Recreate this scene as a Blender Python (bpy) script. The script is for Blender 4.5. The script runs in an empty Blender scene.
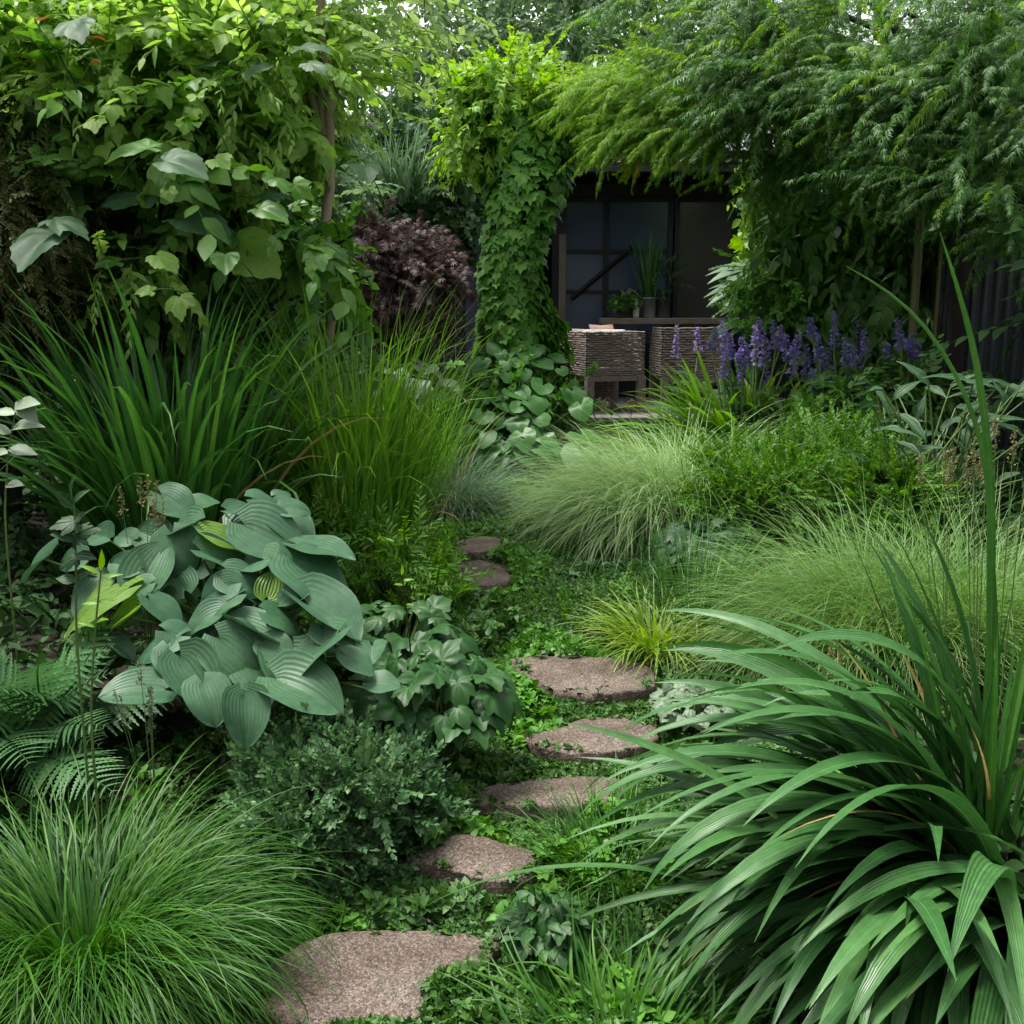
import bpy, math
import numpy as np
from mathutils import Vector
R = math.radians
PI = math.pi
C = bpy.context.scene.collection
sc = bpy.context.scene

# ------------------------------------------------------------------ camera, light, exposure
CAM_Z, PITCH = 1.6, 11.0
cam_d = bpy.data.cameras.new('camera'); cam = bpy.data.objects.new('camera', cam_d); C.objects.link(cam)
cam.location = (0, 0, CAM_Z); cam.rotation_euler = (R(90 - PITCH), 0, 0)
cam_d.sensor_width = 36; cam_d.lens = 36; cam_d.clip_start = 0.05; cam_d.clip_end = 500
sc.camera = cam
TO_SUN = Vector((-0.34, 0.09, 1.05)).normalized()
world = bpy.data.worlds.new('World'); sc.world = world; world.use_nodes = True
wn = world.node_tree.nodes; wl = world.node_tree.links
sky = wn.new('ShaderNodeTexSky'); sky.sky_type = 'NISHITA'; sky.sun_disc = False
sky.sun_elevation = math.asin(TO_SUN.z); sky.sun_rotation = math.atan2(TO_SUN.x, TO_SUN.y)
sky.air_density = 1.0; sky.dust_density = 3.0; sky.ozone_density = 1.0
hs = wn.new('ShaderNodeHueSaturation'); hs.inputs['Saturation'].default_value = 0.16
wl.new(sky.outputs[0], hs.inputs['Color'])
wl.new(hs.outputs[0], wn['Background'].inputs[0]); wn['Background'].inputs[1].default_value = 0.15
sun_d = bpy.data.lights.new('sun', 'SUN'); sun_d.energy = 2.5; sun_d.angle = R(20); sun_d.color = (1, 0.96, 0.88)
sun = bpy.data.objects.new('sun', sun_d); C.objects.link(sun)
sun.rotation_euler = (-TO_SUN).to_track_quat('-Z', 'Y').to_euler()
sc.view_settings.view_transform = 'Standard'; sc.view_settings.look = 'None'
sc.view_settings.exposure = 1.5; sc.view_settings.gamma = 1.0
try:
    sc.cycles.max_bounces = 7; sc.cycles.diffuse_bounces = 2; sc.cycles.glossy_bounces = 2
    sc.cycles.transmission_bounces = 5; sc.cycles.sample_clamp_indirect = 4.0
except Exception:
    pass

# ------------------------------------------------------------------ helpers
SP, CP = math.sin(R(PITCH)), math.cos(R(PITCH))
def ray(px, py):
    u = (px - 512) / 1024.0; v = (512 - py) / 1024.0
    return u, CP + v * SP, -SP + v * CP
def P(px, py, Y):
    u, f, w = ray(px, py)
    return np.array([u * Y / f, Y, CAM_Z + Y * w / f])
def mpp(py, Y):
    return Y / ray(0, py)[1] / 1024.0
def hit(px, py, z):
    u, f, w = ray(px, py); t = (z - CAM_Z) / w
    return np.array([u * t, f * t, z])
def nz(a):
    a = np.asarray(a, float)
    return a / np.maximum(np.linalg.norm(a, axis=-1, keepdims=True), 1e-9)

class MB:
    def __init__(s): s.V = []; s.Q = []; s.T = []; s.U = []; s.n = 0
    def add(s, v, q=None, t=None, uv=None):
        v = np.asarray(v, float).reshape(-1, 3)
        if uv is None: uv = np.zeros((len(v), 2))
        s.V.append(v); s.U.append(np.asarray(uv, float))
        if q is not None and len(q): s.Q.append(np.asarray(q, int).reshape(-1, 4) + s.n)
        if t is not None and len(t): s.T.append(np.asarray(t, int).reshape(-1, 3) + s.n)
        s.n += len(v)
    def arrays(s):
        V = np.concatenate(s.V); U = np.concatenate(s.U)
        Q = np.concatenate(s.Q) if s.Q else np.zeros((0, 4), int)
        T = np.concatenate(s.T) if s.T else np.zeros((0, 3), int)
        return V, Q, T, U
    def tpl(s):
        V, Q, T, U = s.arrays(); return dict(v=V, q=Q, t=T, uv=U)
    def mesh(s, name, flat=False, org=(0, 0, 0)):
        V, Q, T, U = s.arrays()
        V = V - np.asarray(org)
        m = bpy.data.meshes.new(name)
        loops = np.concatenate([Q.ravel(), T.ravel()]).astype(np.int32)
        m.vertices.add(len(V)); m.vertices.foreach_set('co', V.astype(np.float32).ravel())
        m.loops.add(len(loops)); m.loops.foreach_set('vertex_index', loops)
        st = np.concatenate([np.arange(len(Q)) * 4, len(Q) * 4 + np.arange(len(T)) * 3]).astype(np.int32)
        m.polygons.add(len(st)); m.polygons.foreach_set('loop_start', st)
        ul = m.uv_layers.new(name='uv')
        ul.data.foreach_set('uv', U[loops].astype(np.float32).ravel())
        m.update(calc_edges=True); m.validate()
        if flat: m.shade_flat()
        else: m.shade_smooth()
        return m

ORG = {}
def tag(o, label=None, cat=None, group=None, kind=None):
    if label: o['label'] = label
    if cat: o['category'] = cat
    if group: o['group'] = group
    if kind: o['kind'] = kind
    return o
def thing(name, label, cat, loc, group=None):
    o = bpy.data.objects.new(name, None); C.objects.link(o); o.location = tuple(float(c) for c in loc)
    o.empty_display_size = 0.1
    ORG[o.name] = np.array(loc, float)
    return tag(o, label, cat, group)
def part(name, mb, mat, parent, flat=False, label=None):
    org = ORG[parent.name]
    o = bpy.data.objects.new(name, mb.mesh(name, flat, org)); C.objects.link(o)
    o.parent = parent; o.data.materials.append(mat); ORG[o.name] = org
    if label: o['label'] = label
    return o
def single(name, mb, mat, label=None, cat=None, loc=(0, 0, 0), group=None, kind=None, flat=False):
    o = bpy.data.objects.new(name, mb.mesh(name, flat, loc)); C.objects.link(o)
    o.location = tuple(float(c) for c in loc); o.data.materials.append(mat); ORG[o.name] = np.array(loc, float)
    return tag(o, label, cat, group, kind)

def frames(d, n):
    y = nz(d); x = nz(np.cross(y, n)); z = np.cross(x, y)
    return np.stack([x, y, z], axis=-1)
def inst(mb, tpls, pos, d, n, scale, rng):
    """many copies of templates: pos (N,3), axis d, normal hint n, scale N"""
    pos = np.asarray(pos); M = frames(d, n) * np.asarray(scale).reshape(-1, 1, 1)
    if not isinstance(tpls, list): tpls = [tpls]
    pick = rng.integers(0, len(tpls), len(pos))
    for k, tp in enumerate(tpls):
        ii = np.where(pick == k)[0]
        if not len(ii): continue
        V = np.einsum('nij,vj->nvi', M[ii], tp['v']) + pos[ii][:, None, :]
        nv = len(tp['v']); off = (np.arange(len(ii)) * nv)[:, None, None]
        q = (tp['q'][None] + off).reshape(-1, 4) if len(tp['q']) else None
        t = (tp['t'][None] + off).reshape(-1, 3) if len(tp['t']) else None
        mb.add(V.reshape(-1, 3), q, t, np.tile(tp['uv'], (len(ii), 1)))
def box(mb, x0, x1, y0, y1, z0, z1):
    v = [(x, y, z) for z in (z0, z1) for y in (y0, y1) for x in (x0, x1)]
    q = [(0, 2, 3, 1), (4, 5, 7, 6), (0, 1, 5, 4), (2, 6, 7, 3), (0, 4, 6, 2), (1, 3, 7, 5)]
    mb.add(v, q)
def bevel_box(mb, x0, x1, y0, y1, z0, z1, b=0.006):
    X = [x0, x0 + b, x1 - b, x1]; Y = [y0, y0 + b, y1 - b, y1]
    ring = [(X[1], Y[0]), (X[2], Y[0]), (X[3], Y[1]), (X[3], Y[2]), (X[2], Y[3]), (X[1], Y[3]), (X[0], Y[2]), (X[0], Y[1])]
    cx, cy = (x0 + x1) / 2, (y0 + y1) / 2
    v = []; 
    for z, ins in ((z0, b), (z0 + b, 0), (z1 - b, 0), (z1, b)):
        for (x, y) in ring:
            v.append((x - ins * np.sign(x - cx), y - ins * np.sign(y - cy), z))
    q = [(k * 8 + i, k * 8 + (i + 1) % 8, (k + 1) * 8 + (i + 1) % 8, (k + 1) * 8 + i) for k in range(3) for i in range(8)]
    q += [(24, 25, 26, 27), (24, 27, 28, 31), (28, 29, 30, 31), (3, 2, 1, 0), (7, 4, 3, 0), (7, 6, 5, 4)]
    mb.add(v, q)
def tube(mb, pts, rad, sides=6):
    pts = np.asarray(pts, float); n = len(pts)
    rad = np.broadcast_to(np.asarray(rad, float), (n,))
    tg = nz(np.gradient(pts, axis=0))
    ref = np.array([0.31, 0.87, 0.2]) if abs(tg[:, 2]).mean() > .7 else np.array([0, 0, 1.])
    x = nz(np.cross(tg, ref)); y = np.cross(tg, x)
    a = np.arange(sides) / sides * 2 * PI
    V = pts[:, None] + rad[:, None, None] * (np.cos(a)[None, :, None] * x[:, None] + np.sin(a)[None, :, None] * y[:, None])
    q = [(k * sides + i, k * sides + (i + 1) % sides, (k + 1) * sides + (i + 1) % sides, (k + 1) * sides + i)
         for k in range(n - 1) for i in range(sides)]
    uv = np.stack([np.tile(a / (2 * PI), n), np.repeat(np.linspace(0, 1, n), sides)], -1)
    mb.add(V.reshape(-1, 3), q, None, uv)
def curve(p0, p1, bow, k=8, rng=None, wob=0):
    p0 = np.asarray(p0, float); p1 = np.asarray(p1, float); s = np.linspace(0, 1, k)[:, None]
    p = p0 + (p1 - p0) * s + np.asarray(bow, float) * (4 * s * (1 - s))
    if wob and rng is not None:
        w = rng.normal(0, wob, (k, 3)); w[0] = 0; w[-1] = 0; p = p + w
    return p
def lathe(mb, c, prof, sides=20):
    a = np.arange(sides) / sides * 2 * PI; n = len(prof)
    V = np.array([(c[0] + r * math.cos(t), c[1] + r * math.sin(t), c[2] + z) for r, z in prof for t in a])
    q = [(k * sides + i, k * sides + (i + 1) % sides, (k + 1) * sides + (i + 1) % sides, (k + 1) * sides + i)
         for k in range(n - 1) for i in range(sides)]
    mb.add(V, q)

# ------------------------------------------------------------------ leaf shapes (unit length along +y, normal +z)
def strip_tpl(ws, ys, fold=.15, droop=.2, wave=0., side=0.):
    ws = np.asarray(ws); ys = np.asarray(ys); n = len(ws); v = []; uv = []
    for w, y in zip(ws, ys):
        z = -droop * y * y; xo = side * y * y
        v += [(xo - w, y, z + fold * w + wave * math.sin(y * 17)), (xo, y, z), (xo + w, y, z + fold * w + wave * math.cos(y * 15))]
        uv += [(0, y), (.5, y), (1, y)]
    q = []
    for k in range(n - 1):
        a = k * 3
        q += [(a, a + 1, a + 4, a + 3), (a + 1, a + 2, a + 5, a + 4)]
    return dict(v=np.array(v), q=np.array(q), t=np.zeros((0, 3), int), uv=np.array(uv))
def ovate(w=.3, fold=.2, droop=.2, point=1., wave=0., n=5):
    ys = np.linspace(0, 1, n); ws = w * np.sin(PI * np.clip(ys, .03, .985) ** (.75)) ** point
    return strip_tpl(ws, ys, fold, droop, wave)
def tiny(w=.36, fold=.3, droop=.15):
    return strip_tpl([.03, w, .03], [0, .5, 1], fold, droop)
def lobed(tips, valley=.55, cup=.1, droop=.2, base=.12, serr=True, rng=None):
    """palmate leaf: tips = [(angle deg from +y, length)], drawn as fan round the leaf's stalk point"""
    out = []
    A = [a for a, l in tips]; L = [l for a, l in tips]
    def pt(a, r): return (r * math.sin(R(a)), r * math.cos(R(a)))
    out.append(pt(A[0] - 38, base * 1.3))
    for k, (a, l) in enumerate(tips):
        sp = 14
        if serr:
            out += [pt(a - sp * 1.05, l * .62), pt(a - sp * .62, l * .70), pt(a - sp * .6, l * .83), pt(a, l), pt(a + sp * .6, l * .83), pt(a + sp * .62, l * .70), pt(a + sp * 1.05, l * .62)]
        else:
            out += [pt(a - sp * .9, l * .7), pt(a, l), pt(a + sp * .9, l * .7)]
        if k < len(tips) - 1:
            out.append(pt((a + A[k + 1]) / 2, valley * (l + L[k + 1]) / 2))
    out.append(pt(A[-1] + 38, base * 1.3))
    out = np.array(out); m = len(out); top = max(L)
    v = [(0, 0, 0)] ; uv = [(.5, 0)]
    mid = out * .5
    for p in list(mid) + list(out):
        rr = math.hypot(*p)
        ang = math.degrees(math.atan2(p[0], p[1]))
        nearest = min(abs(ang - a) for a in A)
        z = -droop * rr * rr + cup * abs(p[0]) * .5 + .03 * (nearest / 20.) * rr
        v.append((p[0], p[1], z)); uv.append((.5 + min(nearest, 25) / 50., rr))
    t = [(0, 1 + i + 1, 1 + i) for i in range(m - 1)]
    q = [(1 + i, 1 + i + 1, 1 + m + i + 1, 1 + m + i) for i in range(m - 1)]
    return dict(v=np.array(v) / top, q=np.array(q), t=np.array(t), uv=np.array(uv))
def join_tpl(items):
    """items: (tpl, pos, dir, normal, scale)"""
    mb = MB(); g = np.random.default_rng(0)
    for tp, p, d, n, s in items: inst(mb, [tp], np.array([p]), np.array([d], float), np.array([n], float), [s], g)
    return mb.tpl()
def dissected(rng, lobes=7, w=.055, spread=75, droop=.3, ns=4):
    ws, ys = ([.02, 1., .8, .1], [0, .4, .7, 1]) if ns == 4 else ([.3, 1., .08], [0, .5, 1])
    it = []
    for a in np.linspace(-spread, spread, lobes):
        l = 1 - .45 * (abs(a) / spread) ** 1.3
        ar = R(a + rng.normal(0, 4))
        it.append((strip_tpl([q_ * w / l for q_ in ws], ys, .3, droop), (0, 0, 0), (math.sin(ar), math.cos(ar), 0), (0, 0, 1), l))
    return join_tpl(it)
def spray(leaf, n, L, ls, ang, droop, rng, twig=.006, taper=.5, flat=.35, flop=.0):
    """a twig along +y with n leaves set alternately; sizes in metres"""
    mb = MB(); leaf = leaf if isinstance(leaf, list) else [leaf]
    s = np.linspace(.06, 1, n); y = s * L; z = -droop * L * s ** 2
    side = np.where(np.arange(n) % 2 == 0, 1., -1.)
    a = R(ang) * (1 - .55 * s) + rng.normal(0, .15, n)
    d = np.stack([side * np.sin(a), np.cos(a), -droop * 1.5 * s - flop + rng.normal(0, .15, n)], -1)
    nn = np.stack([rng.normal(0, flat, n), rng.normal(0, flat, n), np.ones(n)], -1)
    sc_ = ls * (1 - taper * s) * rng.uniform(.75, 1.2, n)
    inst(mb, leaf, np.stack([np.zeros(n), y, z], -1), d, nn, sc_, rng)
    if twig > 0:
        ss = np.linspace(0, 1, 5)
        tube(mb, np.stack([0 * ss, ss * L, -droop * L * ss ** 2], -1), twig * (1 - .7 * ss), 3)
    return mb.tpl()
def umbel(leaf, n, ls, rng, tilt=.5):
    """rosette / whorl of leaves at a tip"""
    mb = MB(); a = np.arange(n) * 2.4 + rng.uniform(0, 6); el = rng.uniform(-.1, 1., n) * tilt
    d = np.stack([np.cos(a) * np.cos(el), np.sin(a) * np.cos(el), np.sin(el)], -1)
    inst(mb, leaf if isinstance(leaf, list) else [leaf], np.zeros((n, 3)) + np.stack([0 * a, 0 * a, np.linspace(-.3, .2, n) * ls], -1), d,
         np.tile([0, 0, 1.], (n, 1)) + rng.normal(0, .2, (n, 3)), ls * rng.uniform(.7, 1.1, n), rng)
    return mb.tpl()

def noise3(p, seed, freq=2.0, octs=7):
    g = np.random.default_rng(seed); o = np.zeros(len(p))
    for k in range(octs):
        kv = g.normal(0, freq, 3); o += np.sin(p @ kv + g.uniform(0, 6.28))
    return o / math.sqrt(octs / 2.)
def crown(mb, tpls, c, rad, n, rng, scale=1., shell=.5, out=.7, droop=.2, rand=.5, lump=.18, thr=-.7, freq=3., up=.6, zcut=-1., svar=.3, hemi=None, bias=(0, 0, 0)):
    d = nz(rng.normal(0, 1, (n, 3)))
    d = d[d[:, 2] > zcut]
    if hemi is not None: d = d[d @ np.asarray(hemi) > -.35]
    seed = int(rng.integers(1e6))
    r = 1 + lump * noise3(d, seed, 2.2)
    r = r * (1 - shell * rng.uniform(0, 1, len(d)) ** 1.5)
    p = np.asarray(c) + d * np.asarray(rad) * r[:, None]
    keep = noise3(d * r[:, None] * max(.7, float(np.mean(rad))), seed + 1, freq) > thr
    if not keep.any(): keep[:] = True
    p = p[keep]; d = d[keep]; m = len(p)
    ax = nz(out * d + rng.normal(0, rand, (m, 3)) + np.array([0, 0, -droop]) + np.asarray(bias))
    nn = np.array([0, 0, up]) + .6 * d + rng.normal(0, .3, (m, 3))
    inst(mb, tpls, p, ax, nn, scale * (1 + rng.uniform(-svar, svar, m)), rng)
    return p
def blades(mb, base, az, th0, bend, L, W, seg=8, fold=.25, p=1.4, prof='grass', twist=0., sway=0.):
    base = np.asarray(base, float); N = len(base)
    az, th0, bend, L, W, twist, sway = [np.broadcast_to(np.asarray(a, float), (N,)) for a in (az, th0, bend, L, W, twist, sway)]
    s = np.linspace(0, 1, seg + 1)
    th = th0[:, None] + bend[:, None] * s[None] ** p
    A = az[:, None] + sway[:, None] * s[None]
    tg = np.stack([np.sin(th) * np.cos(A), np.sin(th) * np.sin(A), np.cos(th)], -1)
    st = (tg[:, 1:] + tg[:, :-1]) / 2 * (L / seg)[:, None, None]
    pos = base[:, None] + np.concatenate([np.zeros((N, 1, 3)), np.cumsum(st, 1)], 1)
    sd = np.stack([-np.sin(A), np.cos(A), 0 * A], -1); nr = np.cross(tg, sd)
    tw = (twist[:, None] * s[None])[..., None]
    sd2 = sd * np.cos(tw) + nr * np.sin(tw); nr2 = np.cross(tg, sd2)
    if prof == 'grass': w = np.minimum(1, .55 + s * 1.6) * (1 - s ** 2.2) + .02
    elif prof == 'strap': w = np.minimum(1, .6 + s * 1.3) * (1 - np.clip((s - .55) / .45, 0, 1) ** 1.9) + .015
    elif prof == 'sword': w = np.minimum(1, .7 + s) * (1 - np.clip((s - .35) / .65, 0, 1) ** 1.5) + .015
    else: w = 1 - .8 * s
    hw = (W[:, None] * w[None] / 2)[..., None]
    if fold > 0:
        V = np.stack([pos + sd2 * hw, pos + nr2 * (-fold) * hw, pos - sd2 * hw], 2); k = 3
    else:
        V = np.stack([pos + sd2 * hw, pos - sd2 * hw], 2); k = 2
    uu = np.linspace(0, 1, k)
    uv = np.stack(np.broadcast_arrays(uu[None, None, :], s[None, :, None], ), -1)
    uv = np.broadcast_to(uv, (N, seg + 1, k, 2)).reshape(-1, 2)
    q = []
    for i in range(seg):
        for j in range(k - 1):
            a = i * k + j; q.append((a, a + 1, a + k + 1, a + k))
    q = np.array(q)[None] + (np.arange(N) * (seg + 1) * k)[:, None, None]
    mb.add(V.reshape(-1, 3), q.reshape(-1, 4), None, uv)
    return pos

# ------------------------------------------------------------------ materials
def mat_new(name):
    m = bpy.data.materials.new(name); m.use_nodes = True
    nt = m.node_tree; return m, nt, nt.nodes, nt.links
def ramp(nd, stops):
    r = nd.new('ShaderNodeValToRGB'); e = r.color_ramp.elements
    e[0].position, e[0].color = stops[0][0], (*stops[0][1], 1); e[1].position, e[1].color = stops[-1][0], (*stops[-1][1], 1)
    for p, c in stops[1:-1]:
        x = e.new(p); x.color = (*c, 1)
    return r
def leaf(name, cols, rough=.45, spec=.4, trans=.3, tcol=None, rib=0, ribstr=.3, tip=None, mid=None, nscale=6., sat=1.09, spots=0., tipat=.62):
    """cols: colours spread over leaves at random; rib: number of lengthwise veins; tip: colour towards the leaf tip; mid: midrib colour"""
    m, nt, nd, lk = mat_new(name)
    cols = [(c[0] * 1.02, c[1] * .94, c[2] * .88 + .002) for c in cols] if 'petal' not in name else cols
    b = nd['Principled BSDF']; out = nd['Material Output']
    g = nd.new('ShaderNodeNewGeometry')
    r = ramp(nd, [(i / (len(cols) - 1), c) for i, c in enumerate(cols)])
    tc = nd.new('ShaderNodeTexCoord')
    nz_ = nd.new('ShaderNodeTexNoise'); nz_.inputs['Scale'].default_value = nscale; nz_.inputs['Detail'].default_value = 3
    lk.new(tc.outputs['Object'], nz_.inputs['Vector'])
    add = nd.new('ShaderNodeMath'); add.operation = 'MULTIPLY_ADD'
    lk.new(nz_.outputs['Fac'], add.inputs[0]); add.inputs[1].default_value = .9
    sub = nd.new('ShaderNodeMath'); sub.operation = 'MULTIPLY_ADD'
    lk.new(g.outputs['Random Per Island'], sub.inputs[0]); sub.inputs[1].default_value = .8; sub.inputs[2].default_value = -.35
    lk.new(sub.outputs[0], add.inputs[2]); lk.new(add.outputs[0], r.inputs[0])
    col = r.outputs[0]
    uv = nd.new('ShaderNodeSeparateXYZ'); lk.new(tc.outputs['UV'], uv.inputs[0])
    def mixc(fac_socket, c2, c1):
        x = nd.new('ShaderNodeMix'); x.data_type = 'RGBA'; lk.new(fac_socket, x.inputs[0]); lk.new(c1, x.inputs[6]); x.inputs[7].default_value = (*c2, 1)
        return x.outputs[2]
    def mth(op, a, bb=None, c=None):
        x = nd.new('ShaderNodeMath'); x.operation = op
        for i, w in enumerate((a, bb, c)):
            if w is None: continue
            if isinstance(w, (int, float)): x.inputs[i].default_value = w
            else: lk.new(w, x.inputs[i])
        return x.outputs[0]
    if tip:
        rnd = mth('MULTIPLY', g.outputs['Random Per Island'], 7.31); rnd = mth('FRACT', rnd)
        thr = mth('MULTIPLY_ADD', rnd, .5, tipat)
        f = mth('SUBTRACT', uv.outputs[1], thr); f = mth('MULTIPLY', f, 3.); f = mth('MINIMUM', mth('MAXIMUM', f, 0), .85)
        col = mixc(f, tip, col)
    if mid:
        f = mth('SUBTRACT', uv.outputs[0], .5); f = mth('ABSOLUTE', f); f = mth('MULTIPLY_ADD', f, -16., 1.); f = mth('MAXIMUM', f, 0); f = mth('MULTIPLY', f, .55)
        col = mixc(f, mid, col)
    # fine mottling of the surface
    n2 = nd.new('ShaderNodeTexNoise'); n2.inputs['Scale'].default_value = nscale * 14; n2.inputs['Detail'].default_value = 4
    lk.new(tc.outputs['Object'], n2.inputs['Vector'])
    hv = nd.new('ShaderNodeHueSaturation'); lk.new(col, hv.inputs['Color']); hv.inputs['Saturation'].default_value = sat
    lk.new(mth('MULTIPLY_ADD', n2.outputs['Fac'], .7, .65), hv.inputs['Value']); col = hv.outputs[0]
    if spots:
        n3 = nd.new('ShaderNodeTexNoise'); n3.inputs['Scale'].default_value = nscale * 9; n3.inputs['Detail'].default_value = 5; n3.inputs['Roughness'].default_value = .65
        lk.new(tc.outputs['Object'], n3.inputs['Vector'])
        f = mth('MULTIPLY_ADD', n3.outputs['Fac'], 12., -12 * .665); f = mth('MULTIPLY', mth('MINIMUM', mth('MAXIMUM', f, 0), 1.), spots); col = mixc(f, (.11, .075, .03), col)
    lk.new(col, b.inputs['Base Color'])
    rr = mth('MULTIPLY_ADD', n2.outputs['Fac'], .3, rough - .15)
    lk.new(rr, b.inputs['Roughness'])
    b.inputs['Specular IOR Level'].default_value = spec * .95
    if rib:
        w = mth('MULTIPLY', uv.outputs[0], rib * 2 * PI); w = mth('SINE', w)
        bp = nd.new('ShaderNodeBump'); bp.inputs['Strength'].default_value = ribstr; bp.inputs['Distance'].default_value = .01
        lk.new(w, bp.inputs['Height']); lk.new(bp.outputs[0], b.inputs['Normal'])
    t = nd.new('ShaderNodeBsdfTranslucent')
    if tcol is None:
        h2 = nd.new('ShaderNodeHueSaturation'); h2.inputs['Hue'].default_value = .49; h2.inputs['Saturation'].default_value = 1.1; h2.inputs['Value'].default_value = 1.5
        lk.new(col, h2.inputs['Color']); lk.new(h2.outputs[0], t.inputs['Color'])
    else: t.inputs['Color'].default_value = (*tcol, 1)
    mx = nd.new('ShaderNodeMixShader'); mx.inputs[0].default_value = trans
    lk.new(b.outputs[0], mx.inputs[1]); lk.new(t.outputs[0], mx.inputs[2]); lk.new(mx.outputs[0], out.inputs[0])
    return m
def solid(name, cols, rough=.7, scale=8., stretch=(1, 1, 1), bump=.3, bscale=40., spec=.3, detail=5., dist=.01):
    m, nt, nd, lk = mat_new(name); b = nd['Principled BSDF']
    tc = nd.new('ShaderNodeTexCoord'); mp = nd.new('ShaderNodeMapping'); mp.inputs['Scale'].default_value = stretch
    lk.new(tc.outputs['Object'], mp.inputs[0])
    n = nd.new('ShaderNodeTexNoise'); n.inputs['Scale'].default_value = scale; n.inputs['Detail'].default_value = detail
    lk.new(mp.outputs[0], n.inputs['Vector'])
    r = ramp(nd, [(.28 + .44 * i / (len(cols) - 1), c) for i, c in enumerate(cols)]); lk.new(n.outputs['Fac'], r.inputs[0])
    lk.new(r.outputs[0], b.inputs['Base Color']); b.inputs['Roughness'].default_value = rough; b.inputs['Specular IOR Level'].default_value = spec
    n2 = nd.new('ShaderNodeTexNoise'); n2.inputs['Scale'].default_value = bscale; n2.inputs['Detail'].default_value = 4
    lk.new(mp.outputs[0], n2.inputs['Vector'])
    bp = nd.new('ShaderNodeBump'); bp.inputs['Strength'].default_value = bump; bp.inputs['Distance'].default_value = dist
    lk.new(n2.outputs['Fac'], bp.inputs['Height']); lk.new(bp.outputs[0], b.inputs['Normal'])
    return m
def stone_mat():
    m, nt, nd, lk = mat_new('aggregate_stone'); b = nd['Principled BSDF']
    tc = nd.new('ShaderNodeTexCoord')
    v = nd.new('ShaderNodeTexVoronoi'); v.inputs['Scale'].default_value = 210; lk.new(tc.outputs['Object'], v.inputs['Vector'])
    r = ramp(nd, [(0, (.05, .037, .031)), (.3, (.085, .065, .054)), (.55, (.12, .093, .078)), (.8, (.15, .122, .102)), (1, (.22, .188, .16))])
    sep = nd.new('ShaderNodeSeparateColor'); lk.new(v.outputs['Color'], sep.inputs[0]); lk.new(sep.outputs[0], r.inputs[0])
    n = nd.new('ShaderNodeTexNoise'); n.inputs['Scale'].default_value = 5; n.inputs['Detail'].default_value = 6; lk.new(tc.outputs['Object'], n.inputs['Vector'])
    r2 = ramp(nd, [(.35, (.55, .50, .44)), (.6, (1., .97, .95))]); lk.new(n.outputs['Fac'], r2.inputs[0])
    mx = nd.new('ShaderNodeMix'); mx.data_type = 'RGBA'; mx.blend_type = 'MULTIPLY'; mx.inputs[0].default_value = 1
    lk.new(r.outputs[0], mx.inputs[6]); lk.new(r2.outputs[0], mx.inputs[7])
    n4 = nd.new('ShaderNodeTexNoise'); n4.inputs['Scale'].default_value = 7; n4.inputs['Detail'].default_value = 8; n4.inputs['Roughness'].default_value = .7; lk.new(tc.outputs['Object'], n4.inputs['Vector'])
    r4 = ramp(nd, [(.56, (0, 0, 0)), (.68, (.75, .75, .75))]); lk.new(n4.outputs['Fac'], r4.inputs[0])
    ms_ = nd.new('ShaderNodeMix'); ms_.data_type = 'RGBA'; lk.new(r4.outputs[0], ms_.inputs[0]); lk.new(mx.outputs[2], ms_.inputs[6]); ms_.inputs[7].default_value = (.035, .05, .018, 1)
    lk.new(ms_.outputs[2], b.inputs['Base Color']); b.inputs['Roughness'].default_value = .8; b.inputs['Specular IOR Level'].default_value = .3
    bp = nd.new('ShaderNodeBump'); bp.inputs['Strength'].default_value = .45; bp.inputs['Distance'].default_value = .005; bp.invert = True
    lk.new(v.outputs['Distance'], bp.inputs['Height']); lk.new(bp.outputs[0], b.inputs['Normal'])
    return m

G = lambda r, g, b: (r, g, b)
M = {}
M['soil'] = solid('soil', [G(.012, .009, .006), G(.03, .022, .014)], .95, 12)
M['stone'] = stone_mat()
M['cover'] = leaf('cover_leaf', [G(.03, .085, .022), G(.05, .13, .03), G(.085, .18, .045)], .5, .35, .25)
M['hosta'] = leaf('hosta_leaf', [G(.026, .072, .04), G(.042, .104, .057), G(.064, .142, .07)], .44, .26, .16, rib=13, ribstr=.12, nscale=3, spots=.75)
M['hosta_light'] = leaf('hosta_light', [G(.11, .22, .05), G(.14, .26, .06)], .42, .45, .35, rib=9, ribstr=.4, nscale=3)
M['stalk'] = solid('green_stalk', [G(.06, .11, .03), G(.11, .17, .05)], .5, 6)
M['grass_bright'] = leaf('grass_bright', [G(.018, .07, .012), G(.036, .118, .018), G(.075, .185, .032)], .45, .3, .25, tip=G(.24, .24, .10), tipat=.85)
M['straw'] = leaf('straw', [G(.22, .18, .08), G(.38, .32, .16)], .6, .3, .3)
M['sword'] = leaf('sword_leaf', [G(.022, .08, .02), G(.04, .125, .028), G(.075, .185, .045)], .36, .5, .25, mid=G(.12, .24, .08), tip=G(.16, .15, .06), tipat=.86)
M['tallgrass'] = leaf('tall_grass', [G(.075, .21, .03), G(.115, .28, .045), G(.18, .36, .08)], .45, .35, .35, tip=G(.2, .26, .09))
M['fescue'] = leaf('blue_fescue', [G(.045, .10, .045), G(.085, .16, .09), G(.14, .23, .15)], .5, .4, .25)
M['stipa'] = leaf('feather_grass', [G(.125, .24, .09), G(.195, .33, .145), G(.29, .44, .22)], .5, .4, .3, tip=G(.36, .42, .24))
M['stipa2'] = leaf('feather_grass_mid', [G(.06, .15, .035), G(.09, .2, .05), G(.15, .27, .09)], .5, .4, .3, tip=G(.28, .33, .16))
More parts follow.
